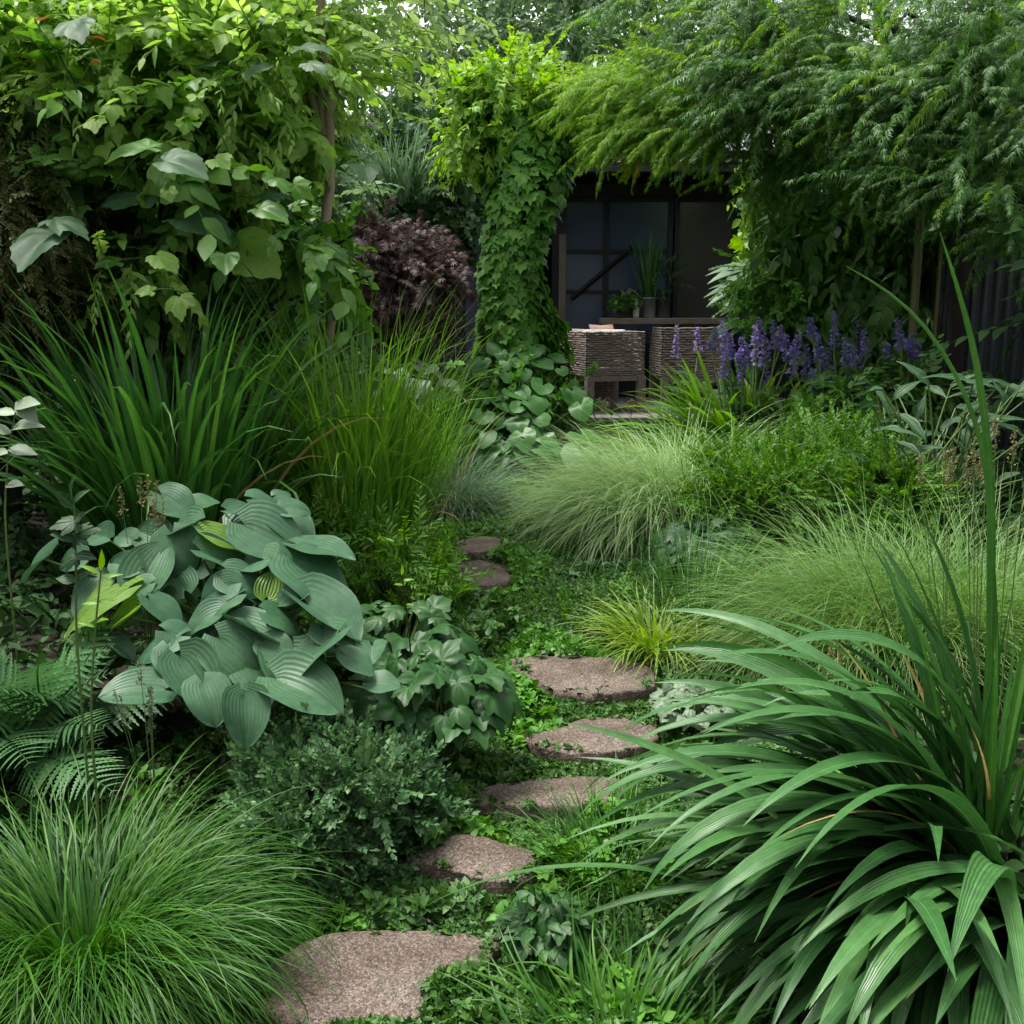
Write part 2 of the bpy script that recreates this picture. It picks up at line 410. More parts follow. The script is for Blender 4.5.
M['strap'] = leaf('strap_leaf', [G(.027, .088, .027), G(.042, .123, .038), G(.07, .17, .055)], .38, .42, .2, rib=7, ribstr=.25, mid=G(.10, .2, .09), nscale=3, tip=G(.15, .12, .045), tipat=.84, spots=.75)
M['golden'] = leaf('golden_blade', [G(.085, .19, .03), G(.14, .26, .04), G(.21, .32, .07)], .45, .4, .35, tip=G(.3, .26, .09))
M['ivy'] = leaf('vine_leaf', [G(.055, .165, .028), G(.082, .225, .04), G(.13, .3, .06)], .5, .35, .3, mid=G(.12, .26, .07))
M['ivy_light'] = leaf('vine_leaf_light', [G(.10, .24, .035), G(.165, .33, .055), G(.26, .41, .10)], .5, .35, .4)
M['round'] = leaf('skirt_leaf', [G(.03, .11, .024), G(.055, .16, .04), G(.09, .22, .06)], .45, .4, .22, mid=G(.12, .24, .08), spots=.75)
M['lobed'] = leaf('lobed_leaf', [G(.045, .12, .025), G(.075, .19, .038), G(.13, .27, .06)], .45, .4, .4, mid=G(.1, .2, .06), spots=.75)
M['lobed_lit'] = leaf('lobed_leaf_light', [G(.14, .28, .06), G(.22, .39, .10), G(.32, .48, .17)], .5, .4, .58, mid=G(.22, .4, .1))  # paler copy of the lobed leaf colour, backlight put in
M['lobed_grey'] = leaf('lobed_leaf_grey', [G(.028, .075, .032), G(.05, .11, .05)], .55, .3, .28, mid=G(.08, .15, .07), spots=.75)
M['brown_leaf'] = leaf('brown_leaf', [G(.09, .028, .004), G(.15, .06, .012)], .85, .03, .2)
M['fern'] = leaf('fern_leaf', [G(.045, .12, .05), G(.065, .16, .065), G(.08, .18, .07)], .5, .35, .25)
M['feathery'] = leaf('feathery_leaf', [G(.035, .115, .018), G(.065, .17, .026), G(.115, .24, .042)], .5, .28, .35)
M['hebe'] = leaf('small_leaf', [G(.036, .095, .04), G(.066, .15, .062), G(.12, .22, .1)], .5, .3, .2)
M['anemone'] = leaf('anemone_leaf', [G(.014, .052, .013), G(.026, .082, .02), G(.048, .125, .032)], .48, .3, .2, mid=G(.1, .2, .08), spots=.75)
M['lime'] = leaf('lime_leaf', [G(.1, .23, .03), G(.16, .32, .045)], .45, .4, .4)
M['silver'] = leaf('silver_leaf', [G(.10, .16, .10), G(.17, .24, .17)], .5, .4, .2)
M['glaucous'] = leaf('glaucous_leaf', [G(.013, .045, .014), G(.023, .062, .023), G(.043, .092, .04)], .5, .25, .2, rib=4, ribstr=.2, mid=G(.14, .22, .15), spots=.75)
M['acer'] = leaf('acer_leaf', [G(.025, .085, .015), G(.045, .13, .023), G(.085, .2, .038)], .45, .45, .38)
M['acer_lit'] = leaf('acer_leaf_light', [G(.10, .23, .035), G(.155, .31, .05), G(.23, .37, .075)], .5, .3, .5)  # paler acer copy, sunlight put into the colour; also colours the golden maple
M['acer_gold'] = leaf('acer_leaf_gold', [G(.26, .2, .04), G(.34, .3, .06)], .5, .3, .5)
M['purple'] = leaf('purple_leaf', [G(.026, .017, .017), G(.05, .033, .031), G(.095, .067, .058)], .5, .35, .2)
M['darkleaf'] = leaf('dark_leaf', [G(.015, .048, .013), G(.026, .07, .02), G(.045, .1, .03)], .6, .2, .15)
M['conifer'] = leaf('conifer_leaf', [G(.022, .045, .012), G(.045, .065, .018), G(.085, .085, .026)], .6, .25, .15)
M['back'] = leaf('back_leaf', [G(.05, .12, .035), G(.08, .17, .05), G(.13, .23, .08)], .5, .35, .42)
M['back_grey'] = leaf('back_leaf_grey', [G(.06, .13, .055), G(.10, .18, .09), G(.15, .24, .13)], .5, .3, .42)
M['back_lit'] = leaf('back_leaf_light', [G(.10, .21, .06), G(.18, .31, .10), G(.28, .40, .18)], .5, .3, .45)  # paler copy of the back leaf, strong sunlight put into the colour
M['vinewall'] = leaf('vine_wall_leaf', [G(.035, .10, .02), G(.055, .145, .03), G(.09, .2, .05)], .45, .4, .3)
M['fatsia'] = leaf('fatsia_leaf', [G(.045, .12, .045), G(.065, .15, .06)], .45, .3, .15, mid=G(.16, .26, .16))
M['violet'] = leaf('violet_petal', [G(.13, .11, .29), G(.22, .19, .41), G(.38, .36, .55)], .55, .25, .3, tcol=(.3, .2, .7))
M['mauve'] = leaf('mauve_petal', [G(.24, .17, .42), G(.36, .28, .55), G(.45, .4, .6)], .55, .25, .3, tcol=(.4, .3, .6))
M['bark'] = solid('bark', [G(.13, .1, .065), G(.27, .215, .15)], .85, 10, (1, 1, .15), .6, 30)
M['dark_bark'] = solid('dark_bark', [G(.013, .010, .008), G(.032, .026, .02)], .9, 10, (1, 1, .2), .5)
M['cane'] = solid('bamboo_cane', [G(.05, .055, .015), G(.09, .09, .03)], .45, 3, (1, 1, .3), .1)
M['seed'] = leaf('seed_head', [G(.13, .125, .06), G(.25, .235, .13)], .7, .2, .2)
M['black'] = solid('black_timber', [G(.006, .006, .008), G(.013, .013, .016)], .55, 6, (6, 6, .6), .25, 30)
M['blue_black'] = solid('blue_black_paint', [G(.010, .013, .022), G(.017, .021, .032)], .45, 4, (1, 1, 1), .1)
M['slate_blue'] = solid('slate_blue_paint', [G(.03, .033, .055), G(.045, .048, .07)], .45, 4, (1, 1, 1), .1)
M['lintel'] = solid('brown_timber', [G(.02, .013, .010), G(.04, .027, .02)], .6, 6, (.6, 6, 6), .3)
M['roof'] = solid('roof_sheet', [G(.010, .011, .013), G(.02, .021, .024)], .5, 5, (1, 1, 1), .1)
M['shed'] = solid('shed_cladding', [G(.03, .036, .04), G(.055, .062, .066)], .45, 5, (1, 1, .4), .15)
M['paving'] = solid('terrace_paving', [G(.10, .09, .085), G(.17, .155, .145)], .8, 6, (1, 1, 1), .4)
M['wicker'] = solid('wicker', [G(.105, .083, .069), G(.19, .156, .132), G(.28, .238, .205)], .7, 16, (.5, .5, 9), .5, 60)
M['oldwood'] = solid('weathered_wood', [G(.09, .073, .058), G(.17, .143, .115)], .75, 8, (.8, 6, 6), .5, 40)
M['legwood'] = solid('pale_leg_wood', [G(.12, .1, .082), G(.2, .172, .142)], .75, 8, (6, 6, .8), .4, 40)
M['cloth'] = solid('linen', [G(.2, .18, .16), G(.28, .26, .24)], .9, 6, (1, 1, 1), .3, 120)
M['cloth2'] = solid('linen_rust', [G(.2, .13, .1), G(.3, .2, .15)], .9, 6, (1, 1, 1), .3, 120)
M['paper'] = solid('paper', [G(.5, .5, .5), G(.6, .6, .6)], .8, 6)
M['zinc'] = solid('zinc_pot', [G(.12, .12, .125), G(.22, .22, .225)], .5, 10, (1, 1, 1), .15)
M['darkpot'] = solid('dark_pot', [G(.04, .04, .043), G(.075, .075, .08)], .6, 10)
M['glaze'] = solid('pale_glaze', [G(.4, .38, .33), G(.5, .48, .42)], .3, 10)
M['board'] = solid('pale_board', [G(.07, .065, .05), G(.11, .1, .08)], .7, 8)
def glass_mat(name, col, rough):
    m, nt, nd, lk = mat_new(name); b = nd['Principled BSDF']
    b.inputs['Base Color'].default_value = (*col, 1); b.inputs['Roughness'].default_value = rough; b.inputs['Specular IOR Level'].default_value = .5
    n = nd.new('ShaderNodeTexNoise'); n.inputs['Scale'].default_value = 2.5; tc = nd.new('ShaderNodeTexCoord'); lk.new(tc.outputs['Object'], n.inputs['Vector'])
    bp = nd.new('ShaderNodeBump'); bp.inputs['Strength'].default_value = .05; bp.inputs['Distance'].default_value = .05
    lk.new(n.outputs['Fac'], bp.inputs['Height']); lk.new(bp.outputs[0], b.inputs['Normal'])
    return m
M['glass'] = glass_mat('window_glass', (.040, .056, .095), .16)
M['glass2'] = glass_mat('door_glass', (.06, .056, .05), .16)

# ------------------------------------------------------------------ stones and ground
STONES = [  # (z, outline in the picture, label)
    (0.00, [(250, 985), (285, 955), (330, 938), (400, 933), (462, 936), (498, 944), (482, 968), (446, 992), (410, 1016), (330, 1024), (272, 1016)], 'largest pinkish aggregate stepping stone, nearest at the foot of the path'),
    (0.05, [(408, 857), (438, 843), (465, 837), (508, 847), (545, 853), (540, 869), (515, 881), (480, 878), (440, 868)], 'second stepping stone up the path, with one pointed left end beside the small-leaved bush'),
    (0.09, [(458, 799), (490, 788), (530, 781), (572, 777), (618, 780), (622, 796), (603, 807), (560, 809), (500, 807)], 'long grey-pink stepping stone, third up the path, touching the strap leaves'),
    (0.14, [(526, 738), (560, 730), (582, 720), (622, 719), (652, 727), (658, 740), (632, 749), (590, 753), (545, 749)], 'pale worn stepping stone, fourth up the path, at the dark lobed leaves'),
    (0.20, [(508, 661), (545, 656), (595, 658), (650, 668), (650, 688), (610, 693), (572, 691), (540, 683)], 'stepping stone partly hidden under the golden grass'),
    (0.32, [(452, 566), (478, 560), (508, 566), (512, 579), (485, 586), (456, 584)], 'small squarish stepping stone beside the pale feather grass'),
    (0.36, [(453, 543), (478, 537), (504, 541), (504, 549), (478, 553), (456, 551)], 'farthest small stepping stone, last in view up the path'),
]
SO = []
for z, ol, lab in STONES:
    SO.append(np.array([hit(px, py, z + .05) for px, py in ol]))
prof = [(0.0, -.12), (1.6, -.07)]
for (z, ol, lab), o in zip(STONES, SO):
    y0, y1 = o[:, 1].min(), o[:, 1].max()
    prof += [(y0 - .02, z), (max(y1 - .02, y0 + .02), z + .005)]
prof += [(7.5, .46), (9.2, .50), (14, .52), (80, .6)]
prof = np.array(prof); prof = prof[np.argsort(prof[:, 0])]; prof[:, 1] = np.maximum.accumulate(prof[:, 1])
PCX = np.array([(0, -.5), (2.28, -.35), (2.71, -.1), (3.05, .08), (3.37, .28), (3.84, .27), (4.34, .06), (4.97, -.16), (5.44, -.19), (7., 0.1), (9.4, .7), (80, .7)])
def ground(x, y):
    x = np.asarray(x, float); y = np.asarray(y, float)
    z = np.interp(y, prof[:, 0], prof[:, 1]); xc = np.interp(y, PCX[:, 0], PCX[:, 1])
    d = np.abs(x - xc) - .42; s = np.clip(d / 1.1, 0, 1); s = s * s * (3 - 2 * s)
    bank = np.where(x < xc, .22, .16) * np.clip((9.0 - y) / 3., 0, 1)
    return z + bank * s
def B(px, py, Y):
    p = P(px, py, Y); return np.array([p[0], Y, float(ground(p[0], Y))])

rng = np.random.default_rng(7)
mb = MB()
gx = np.unique(np.concatenate([np.linspace(-60, -4, 16), np.linspace(-4, 4, 130), np.linspace(4, 60, 16)]))
gy = np.unique(np.concatenate([np.linspace(-40, 1, 10), np.linspace(1, 9.3, 170), np.linspace(9.3, 90, 20)]))
X, Y = np.meshgrid(gx, gy); Z = ground(X, Y) + .012 * np.sin(X * 9 + Y * 4) * np.sin(Y * 11 - X * 3) * (np.abs(X) < 4)
n0, n1 = X.shape
ii = (np.arange(n0 - 1)[:, None] * n1 + np.arange(n1 - 1)[None]).ravel()
mb.add(np.stack([X, Y, Z], -1).reshape(-1, 3), np.stack([ii, ii + 1, ii + n1 + 1, ii + n1], -1))
single('ground', mb, M['soil'], kind='structure')

for (z, ol, lab), o in zip(STONES, SO):
    c = o.mean(0)
    # resample the outline smoothly with chipped edge
    nn = len(o); th = np.linspace(0, nn, 56, endpoint=False); k = th.astype(int); f = th - k
    q0, q1, q2, q3 = o[(k - 1) % nn], o[k], o[(k + 1) % nn], o[(k + 2) % nn]; f = f[:, None]
    cr = .5 * (2 * q1 + (q2 - q0) * f + (2 * q0 - 5 * q1 + 4 * q2 - q3) * f ** 2 + (3 * q1 - q0 - 3 * q2 + q3) * f ** 3)
    cr = cr + np.c_[rng.normal(0, .0035, (56, 2)), np.zeros(56)]
    mb = MB(); rings = []
    for sc_, dz in ((1.0, -.11), (1.008, -.03), (1.006, -.004), (.992, .003), (.95, .005), (.6, .007), (.3, .006)):
        r_ = c + (cr - c) * sc_; r_ = r_.copy(); r_[:, 2] = z + .05 + dz
        if sc_ < 1: r_[:, 2] += .006 * noise3(r_ * 1.0, 5, 9.)
        else: r_[:, :2] += rng.normal(0, .003, (56, 2))
        rings.append(r_)
    rings.append(np.array([[c[0], c[1], z + .058]]))
    v = np.concatenate(rings); q = []; t = []
    for a in range(6):
        for i in range(56):
            j = (i + 1) % 56; q.append((a * 56 + i, a * 56 + j, (a + 1) * 56 + j, (a + 1) * 56 + i))
    for i in range(56): t.append((6 * 56 + i, 6 * 56 + (i + 1) % 56, 7 * 56))
    mb.add(v, q, t)
    single('stepping_stone', mb, M['stone'], lab, 'stepping stone', c, 'stepping stones climbing the path')

def in_stone(x, y, grow=1.0):
    r = np.zeros(len(x), bool)
    for o in SO:
        c = o.mean(0); pl = c + (o - c) * grow; n = len(pl); ins = np.zeros(len(x), bool)
        for i in range(n):
            x0, y0 = pl[i, :2]; x1, y1 = pl[(i + 1) % n, :2]
            cond = ((y0 > y) != (y1 > y)) & (x < (x1 - x0) * (y - y0) / (y1 - y0 + 1e-12) + x0)
            ins ^= cond
        r |= ins
    return r

# terrace
TZ = .66
mb = MB(); box(mb, -1.6, 3.6, 9.43, 14.0, .2, TZ - .045)
single('terrace_base', mb, solid('terrace_riser', [G(.05, .045, .04), G(.1, .09, .08)], .85, 8), kind='structure', flat=True)
mb = MB()
for i in range(9):
    for j in range(7):
        x0 = -1.62 + i * .585; y0 = 9.39 + j * .66
        bevel_box(mb, x0, x0 + .578, y0, y0 + .653, TZ - .045, TZ + .001 * ((i * 7 + j * 3) % 4), .006)
single('terrace', mb, M['paving'], kind='structure', flat=True)

# ------------------------------------------------------------------ house
FY = 11.6
hs_ = thing('house', 'low black timber garden house with dark blue gridded windows behind the terrace', 'house', (0.9, FY, TZ))
def X_(px, py=280, Y=FY): return P(px, py, Y)[0]
def Z_(py, Y=FY): return P(600, py, Y)[2]
ztop = Z_(196); zl = Z_(203)
mb = MB()
box(mb, X_(462), X_(483), FY, FY + .2, TZ, Z_(150)); box(mb, X_(552), X_(562), FY, FY + .2, TZ, ztop)
box(mb, X_(736), X_(1000), FY, FY + .2, TZ, Z_(150))
box(mb, X_(462), X_(470), FY + .2, FY + 4, TZ, Z_(150)); box(mb, X_(990), X_(1000), FY + .2, FY + 4, TZ, Z_(150))
box(mb, X_(470), X_(990), FY + 3.8, FY + 4, TZ, Z_(150))
part('wall', mb, M['black'], hs_, True)
mb = MB(); bevel_box(mb, X_(483), X_(736), FY - .06, FY + .16, ztop, Z_(184), .01); part('lintel', mb, M['lintel'], hs_, True)
mb = MB(); box(mb, X_(483), X_(736), FY + .02, FY + .2, Z_(184) + .003, Z_(150)); part('fascia', mb, M['black'], hs_, True)
# corrugated roof sheet sticking out over the terrace
mb = MB(); xs = np.arange(X_(440), X_(1010), .02); zz = .022 * np.sin(xs * 2 * PI / .12)
y0, y1 = FY - 1.0, FY + 4.3; z0 = P(600, 160, FY - 1.0)[2]; z1 = z0 + .4
v = np.concatenate([np.stack([xs, np.full_like(xs, y), zz + z + e], -1) for e in (0, -.012) for y, z in ((y0, z0), (y1, z1))])
n = len(xs); q = []
i_ = np.arange(n - 1)
q = np.concatenate([np.stack([i_, i_ + 1, i_ + n + 1, i_ + n], -1), np.stack([i_ + 2 * n, i_ + 3 * n, i_ + 3 * n + 1, i_ + 2 * n + 1], -1), np.stack([i_, i_ + 2 * n, i_ + 2 * n + 1, i_ + 1], -1)])
mb.add(v, q); rf = part('roof', mb, M['roof'], hs_)
mb = MB(); bevel_box(mb, X_(440), X_(1010), FY - .97, FY - .9, z0 - .11, z0 - .03, .008); part('gutter_board', mb, M['black'], rf, True)
for px in (470, 530, 590, 650, 710, 770):
    mb = MB(); box(mb, X_(px), X_(px) + .07, FY - .897, FY - .003, z0 - .12, z0 - .034); part('rafter', mb, M['black'], rf, True)
# windows
def window(px0, px1, mulx, muly, diag=None, glass='glass', zb=TZ + .08, fcol='blue_black', fr=.05, top=None):
    top = top or ztop - .004
    x0, x1 = X_(px0), X_(px1); f = MB()
    box(f, x0, x0 + fr, FY + .03, FY + .1, zb, top); box(f, x1 - fr, x1, FY + .03, FY + .1, zb, top)
    box(f, x0 + fr, x1 - fr, FY + .03, FY + .1, top - fr, top); box(f, x0 + fr, x1 - fr, FY + .03, FY + .1, zb, zb + fr)
    o = part('window', f, M[fcol], hs_, True)
    g = MB(); box(g, x0 + fr - .01, x1 - fr + .01, FY + .075, FY + .085, zb + fr - .01, top - fr + .01); part('pane', g, M[glass], o, True)
    bmb = MB()
    for px in mulx: xm = X_(px); box(bmb, xm - .03, xm + .03, FY + .04, FY + .072, zb + fr, top - fr)
    if bmb.n: part('mullion', bmb, M['black'], o, True)
    for py in muly:
        tb = MB(); zm = Z_(py); box(tb, x0 + fr, x1 - fr, FY + .045, FY + .068, zm - .02, zm + .02); part('glazing_bar', tb, M['black'], o, True)
    if diag:
        (a, b_), (c_, d_) = diag; tb = MB(); p0 = np.array([X_(a), FY + .035, Z_(b_)]); p1 = np.array([X_(c_), FY + .035, Z_(d_)])
        tube(tb, [p0, p1], .028, 4); part('brace', tb, M['black'], o, True)
window(562, 672, [606], [251, 292], ((572, 299), (632, 247)), zb=TZ + .55)
window(674, 736, [], [], None, 'glass2')
mb = MB(); box(mb, X_(562), X_(673), FY + .03, FY + .12, TZ, TZ + .545); part('wall_panel', mb, M['blue_black'], hs_, True)
mb = MB(); box(mb, X_(465, 280, 11.4), X_(480, 280, 11.4), 11.44, 11.5, TZ + .3, P(470, 222, 11.4)[2]); box(mb, X_(481, 280, 11.4), X_(489, 280, 11.4), 11.42, 11.5, TZ + .3, P(470, 222, 11.4)[2])
dr = part('door', mb, M['slate_blue'], hs_, True)
mb = MB(); tube(mb, [(X_(479), 11.40, TZ + 1.25), (X_(479), 11.40, TZ + 1.37)], .012, 6); part('handle', mb, M['zinc'], dr)
mb = MB(); bevel_box(mb, X_(559, 280, 11.3), X_(566, 280, 11.3), 11.28, 11.32, TZ, P(560, 234, 11.3)[2], .006)
single('leaning_board', mb, M['board'], 'narrow pale board standing upright beside the leafy post', 'board', (X_(561, 280, 11.3), 11.3, TZ), flat=True)

# ------------------------------------------------------------------ terrace furniture
def wicker_chair(c, w, d, rot, h, wh, label, seed):
    g = np.random.default_rng(seed); c = np.array(c, float)
    o = thing('wicker_chair', label, 'chair', c, 'wicker chairs on the terrace')
    cr_, sr = math.cos(rot), math.sin(rot)
    def L(x, y, z): return (c[0] + x * cr_ - y * sr, c[1] + x * sr + y * cr_, c[2] + z)
    def panel(name, a, b, z0, z1, rows=20):
        mb = MB(); hh = (z1 - z0) / rows
        for r_ in range(rows):
            k = 14; s = np.linspace(0, 1, k)
            pts = [L(a[0] + (b[0] - a[0]) * t + .002 * g.normal(), a[1] + (b[1] - a[1]) * t + .0025 * g.normal() + .003 * (1 if (int(t * 13) + r_) % 2 else -1), z0 + hh * (r_ + .5) + .0022 * g.normal()) for t in s]
            tube(mb, pts, hh * .47, 6)
        for t in np.linspace(.03, .97, 6):
            x, y = a[0] + (b[0] - a[0]) * t, a[1] + (b[1] - a[1]) * t
            tube(mb, [L(x, y + .004, z0), L(x, y + .004, z1)], .008, 5)
        part(name, mb, M['wicker'], o)
    W, D = w / 2, d / 2; z0 = h - wh
    panel('backrest', (-W, -D), (W, -D), z0, h)
    panel('arm_panel', (-W, -D), (-W, D), z0, h); panel('arm_panel', (W, -D), (W, D), z0, h)
    panel('seat_skirt', (-W + .06, D - .1), (W - .06, D - .1), .06, z0 + .04, 12)
    mb = MB()
    v = [L(x, y, z) for z in (z0 + .01, z0 + .05) for y in (-D + .03, D) for x in (-W + .03, W - .03)]
    mb.add(v, [(0, 2, 3, 1), (4, 5, 7, 6), (0, 1, 5, 4), (2, 6, 7, 3), (0, 4, 6, 2), (1, 3, 7, 5)]); part('seat', mb, M['wicker'], o, True)
    for x, y in ((-W + .03, -D + .0), (W - .03, -D + .0), (-W + .03, D - .03), (W - .03, D - .03)):
        mb = MB(); e = .036
        v = [L(x + i * e, y + j * e, z) for z in (0, z0 + .0) for j in (-1, 1) for i in (-1, 1)]
        mb.add(v, [(0, 2, 3, 1), (4, 5, 7, 6), (0, 1, 5, 4), (2, 6, 7, 3), (0, 4, 6, 2), (1, 3, 7, 5)]); part('leg', mb, M['legwood'], o, True)
    mb = MB(); v = [L(x, y, z) for z in (z0 - .045, z0 - .003) for y in (-D - .02, -D + .02) for x in (-W + .068, W - .068)]
    mb.add(v, [(0, 2, 3, 1), (4, 5, 7, 6), (0, 1, 5, 4), (2, 6, 7, 3), (0, 4, 6, 2), (1, 3, 7, 5)]); part('rail', mb, M['legwood'], o, True)
    return o
CY = 9.75
cxa = P(617, 410, CY)[0]
wicker_chair((.87, 10.11, TZ), .60, .66, R(20), .77, .42, 'box-shaped woven wicker armchair with papers and cushions, nearer the leafy post', 1)
wicker_chair((P(694, 380, 10.3)[0], 10.72, TZ), .66, .6, R(4), .80, .50, 'plain woven wicker armchair behind the violet spikes, right of the table gap', 2)
# cushions, cloth, papers
def pillow(c, w, h, t, rx, rz, mat, name, label, cat):
    mb = MB(); n = 9; s = np.linspace(-1, 1, n); V = []
    for sd in (1, -1):
        for a in s:
            for b_ in s:
                k = (1 - a ** 4) * (1 - b_ ** 4)
                V.append((a * w / 2 * (1 - .06 * (1 - abs(b_))), sd * t / 2 * k ** .5 - .0 , b_ * h / 2 * (1 - .06 * (1 - abs(a)))))
    V = np.array(V); cx, sx, cz, sz = math.cos(rx), math.sin(rx), math.cos(rz), math.sin(rz)
    y = V[:, 1] * cx - V[:, 2] * sx; z = V[:, 1] * sx + V[:, 2] * cx
    V = np.stack([V[:, 0] * cz - y * sz, V[:, 0] * sz + y * cz, z], -1) + np.array(c)
    q = []
    for f in range(2):
        for i in range(n - 1):
            for j in range(n - 1):
                a = f * n * n + i * n + j; qq = (a, a + 1, a + n + 1, a + n); q.append(qq if f else qq[::-1])
    mb.add(V, q); single(name, mb, mat, label, cat, c)
pillow(P(588, 334, 10.1) + np.array([0, 0, -.08]), .3, .28, .12, R(-20), R(12), M['cloth'], 'cushion', 'pale linen cushion propped in the nearer wicker chair', 'cushion')
pillow(P(606, 333, 10.15) + np.array([0, 0, -.08]), .32, .36, .10, R(-25), R(38), M['cloth2'], 'cushion', 'rust brown pointed cushion in the nearer wicker chair', 'cushion')
mb = MB(); p = P(603, 330, 9.99); V = []
for k in range(4):
    x0, y0, z0 = p[0] - .21 + .02 * k, p[1] - .12 + .02 * k, TZ + .757 + .006 * k
    bevel_box(mb, x0, x0 + .36, y0, y0 + .24, z0, z0 + .005, .001)
single('paper_stack', mb, M['paper'], 'flat stack of white papers across the arms of the nearer wicker chair', 'papers', (p[0], p[1], TZ + .757), flat=True)
# table
tb = thing('table', 'rough weathered wooden table carrying the potted plants by the window', 'table', (P(665, 320, 10.9)[0], 11.1, TZ))
tx0, tx1 = P(602, 320, 10.9)[0], P(725, 320, 10.9)[0]; tz = P(640, 318, 10.9)[2]
mb = MB()
for k in range(4): bevel_box(mb, tx0 + .01 * (k % 2), tx1 - .012 * (k % 2), 10.85 + k * .145, 10.85 + k * .145 + .141, tz - .065, tz, .006)
part('tabletop', mb, M['oldwood'], tb, True)
for x in (tx0 + .12, tx1 - .16):
    for y in (10.92, 11.34):
        mb = MB(); bevel_box(mb, x, x + .07, y, y + .07, TZ, tz - .067, .005); part('leg', mb, M['oldwood'], tb, True)
# pots
def pot(c, r, h, mat, name, label):
    o = thing(name, label, 'plant pot', c)
    mb = MB(); lathe(mb, c, [(.001, 0), (r * .78, 0), (r * .82, .01), (r * .97, h * .93), (r * 1.04, h * .94), (r * 1.04, h), (r * .95, h), (r * .92, h * .9), (.001, h * .88)], 24)
    part('pot', mb, mat, o)
    return o
rg = np.random.default_rng(11)
c = P(648, 318, 11.05); c[2] = tz
o = pot(c, .085, .21, M['zinc'], 'potted_plant', 'grey zinc pot holding a tall spiky-leaved plant on the table')
mb = MB(); n = 60
blades(mb, np.tile(c + [0, 0, .19], (n, 1)) + rg.normal(0, .03, (n, 3)) * [1, 1, 0], rg.uniform(0, 6.28, n), rg.uniform(0, .35, n), rg.uniform(0, .5, n), rg.uniform(.4, .78, n), rg.uniform(.02, .035, n), 7, .3, prof='sword')
part('foliage', mb, M['sword'], o)
c = P(662, 318, 11.1); c[2] = tz
o = pot(c, .075, .20, M['darkpot'], 'potted_plant', 'dark pot holding a loose bushy herb, right of the zinc pot')
mb = MB(); sp = [spray([tiny(.3)], 12, .2, .035, 55, .2, rg) for _ in range(3)]
crown(mb, sp, c + [0.03, 0, .42], (.2, .16, .28), 70, rg, 1., .8, .8, .0); part('foliage', mb, M['darkleaf'], o)
c = P(624, 318, 11.0); c[2] = tz
o = pot(c, .1, .12, M['darkpot'], 'potted_plant', 'low bowl of trailing greenery with brownish flowers on the table left end')
mb = MB(); crown(mb, [umbel([tiny(.35)], 7, .035, rg) for _ in range(3)], c + [0, -.02, .15], (.17, .14, .13), 190, rg, 1., .5, .8, .2); part('foliage', mb, M['vinewall'], o)
mb = MB(); crown(mb, [umbel([tiny(.45)], 8, .02, rg) for _ in range(2)], c + [0.05, -.04, .26], (.09, .08, .06), 22, rg); part('flower', mb, M['seed'], o)
c = P(636, 318, 10.93); c[2] = tz
mb = MB(); lathe(mb, c, [(.001, 0), (.028, 0), (.032, .02), (.032, .15), (.02, .18), (.014, .19), (.014, .215), (.001, .216)], 16)
single('bottle', mb, M['glaze'], 'small cream ceramic bottle standing left of the zinc pot', 'bottle', c)

# ------------------------------------------------------------------ small plant builders
def stems_to(mb, base, targets, r0, rng, bow=.12, k=6, sides=4):
    for t in targets:
        d = np.asarray(t) - base
        tube(mb, curve(base + rng.normal(0, .01, 3) * [1, 1, 0], t, [-d[0] * .12 + rng.normal(0, bow * .2), -d[1] * .12 + rng.normal(0, bow * .2), np.linalg.norm(d) * bow], k), np.linspace(r0, r0 * .3, k), sides)
def grass_clump(name, label, cat, c, n, rad, L, W, th, bend, mat, seed, prof='grass', seg=8, dead=0, sway=.3, fold=.25, azb=None, p=1.4, sq=1.0, group=None, twist=.5, wide=None):
    g = np.random.default_rng(seed); c = np.array(c, float)
    o = thing(name, label, cat, c, group)
    def mk(n, Lm, tmax=1.):
        a = g.uniform(0, 2 * PI, n); rr = rad * np.sqrt(g.uniform(0, 1, n))
        b = np.stack([c[0] + rr * np.cos(a), c[1] + rr * np.sin(a) * sq, np.full(n, c[2])], -1)
        b[:, 2] = ground(b[:, 0], b[:, 1]) if c[2] < .9 else c[2]
        az = a + g.normal(0, .45, n)
        if azb is not None:
            az = np.where(g.random(n) < azb[1], azb[0] + g.normal(0, azb[2], n), az)
        f = g.uniform(0, 1, n)
        t0 = R(th[0]) + (R(th[1]) - R(th[0])) * (.35 * rr / rad + .65 * f) * tmax
        bd = R(bend[0]) + (R(bend[1]) - R(bend[0])) * g.uniform(0, 1, n)
        bd = bd * np.where(g.random(n) < .13, g.uniform(1.4, 2.4, n), 1.)
        LL = g.uniform(L[0], L[1], n) * Lm * (1 - .18 * f) * np.where(g.random(n) < .2, .7, 1.)
        return b, az, t0, bd, LL
    mb = MB(); b, az, t0, bd, LL = mk(n, 1.)
    blades(mb, b, az, t0, bd, LL, g.uniform(W[0], W[1], n), seg, fold, p, prof, g.normal(0, twist, n), g.normal(0, sway, n))
    part('foliage', mb, mat, o)
    if dead:
        mb = MB(); b, az, t0, bd, LL = mk(dead, .8)
        blades(mb, b, az, t0 + .2, bd + .3, LL, g.uniform(W[0], W[1], dead) * .8, seg, fold, p, prof, g.normal(0, 1, dead), g.normal(0, .6, dead))
        part('dead_foliage', mb, M['straw'], o)
    return o
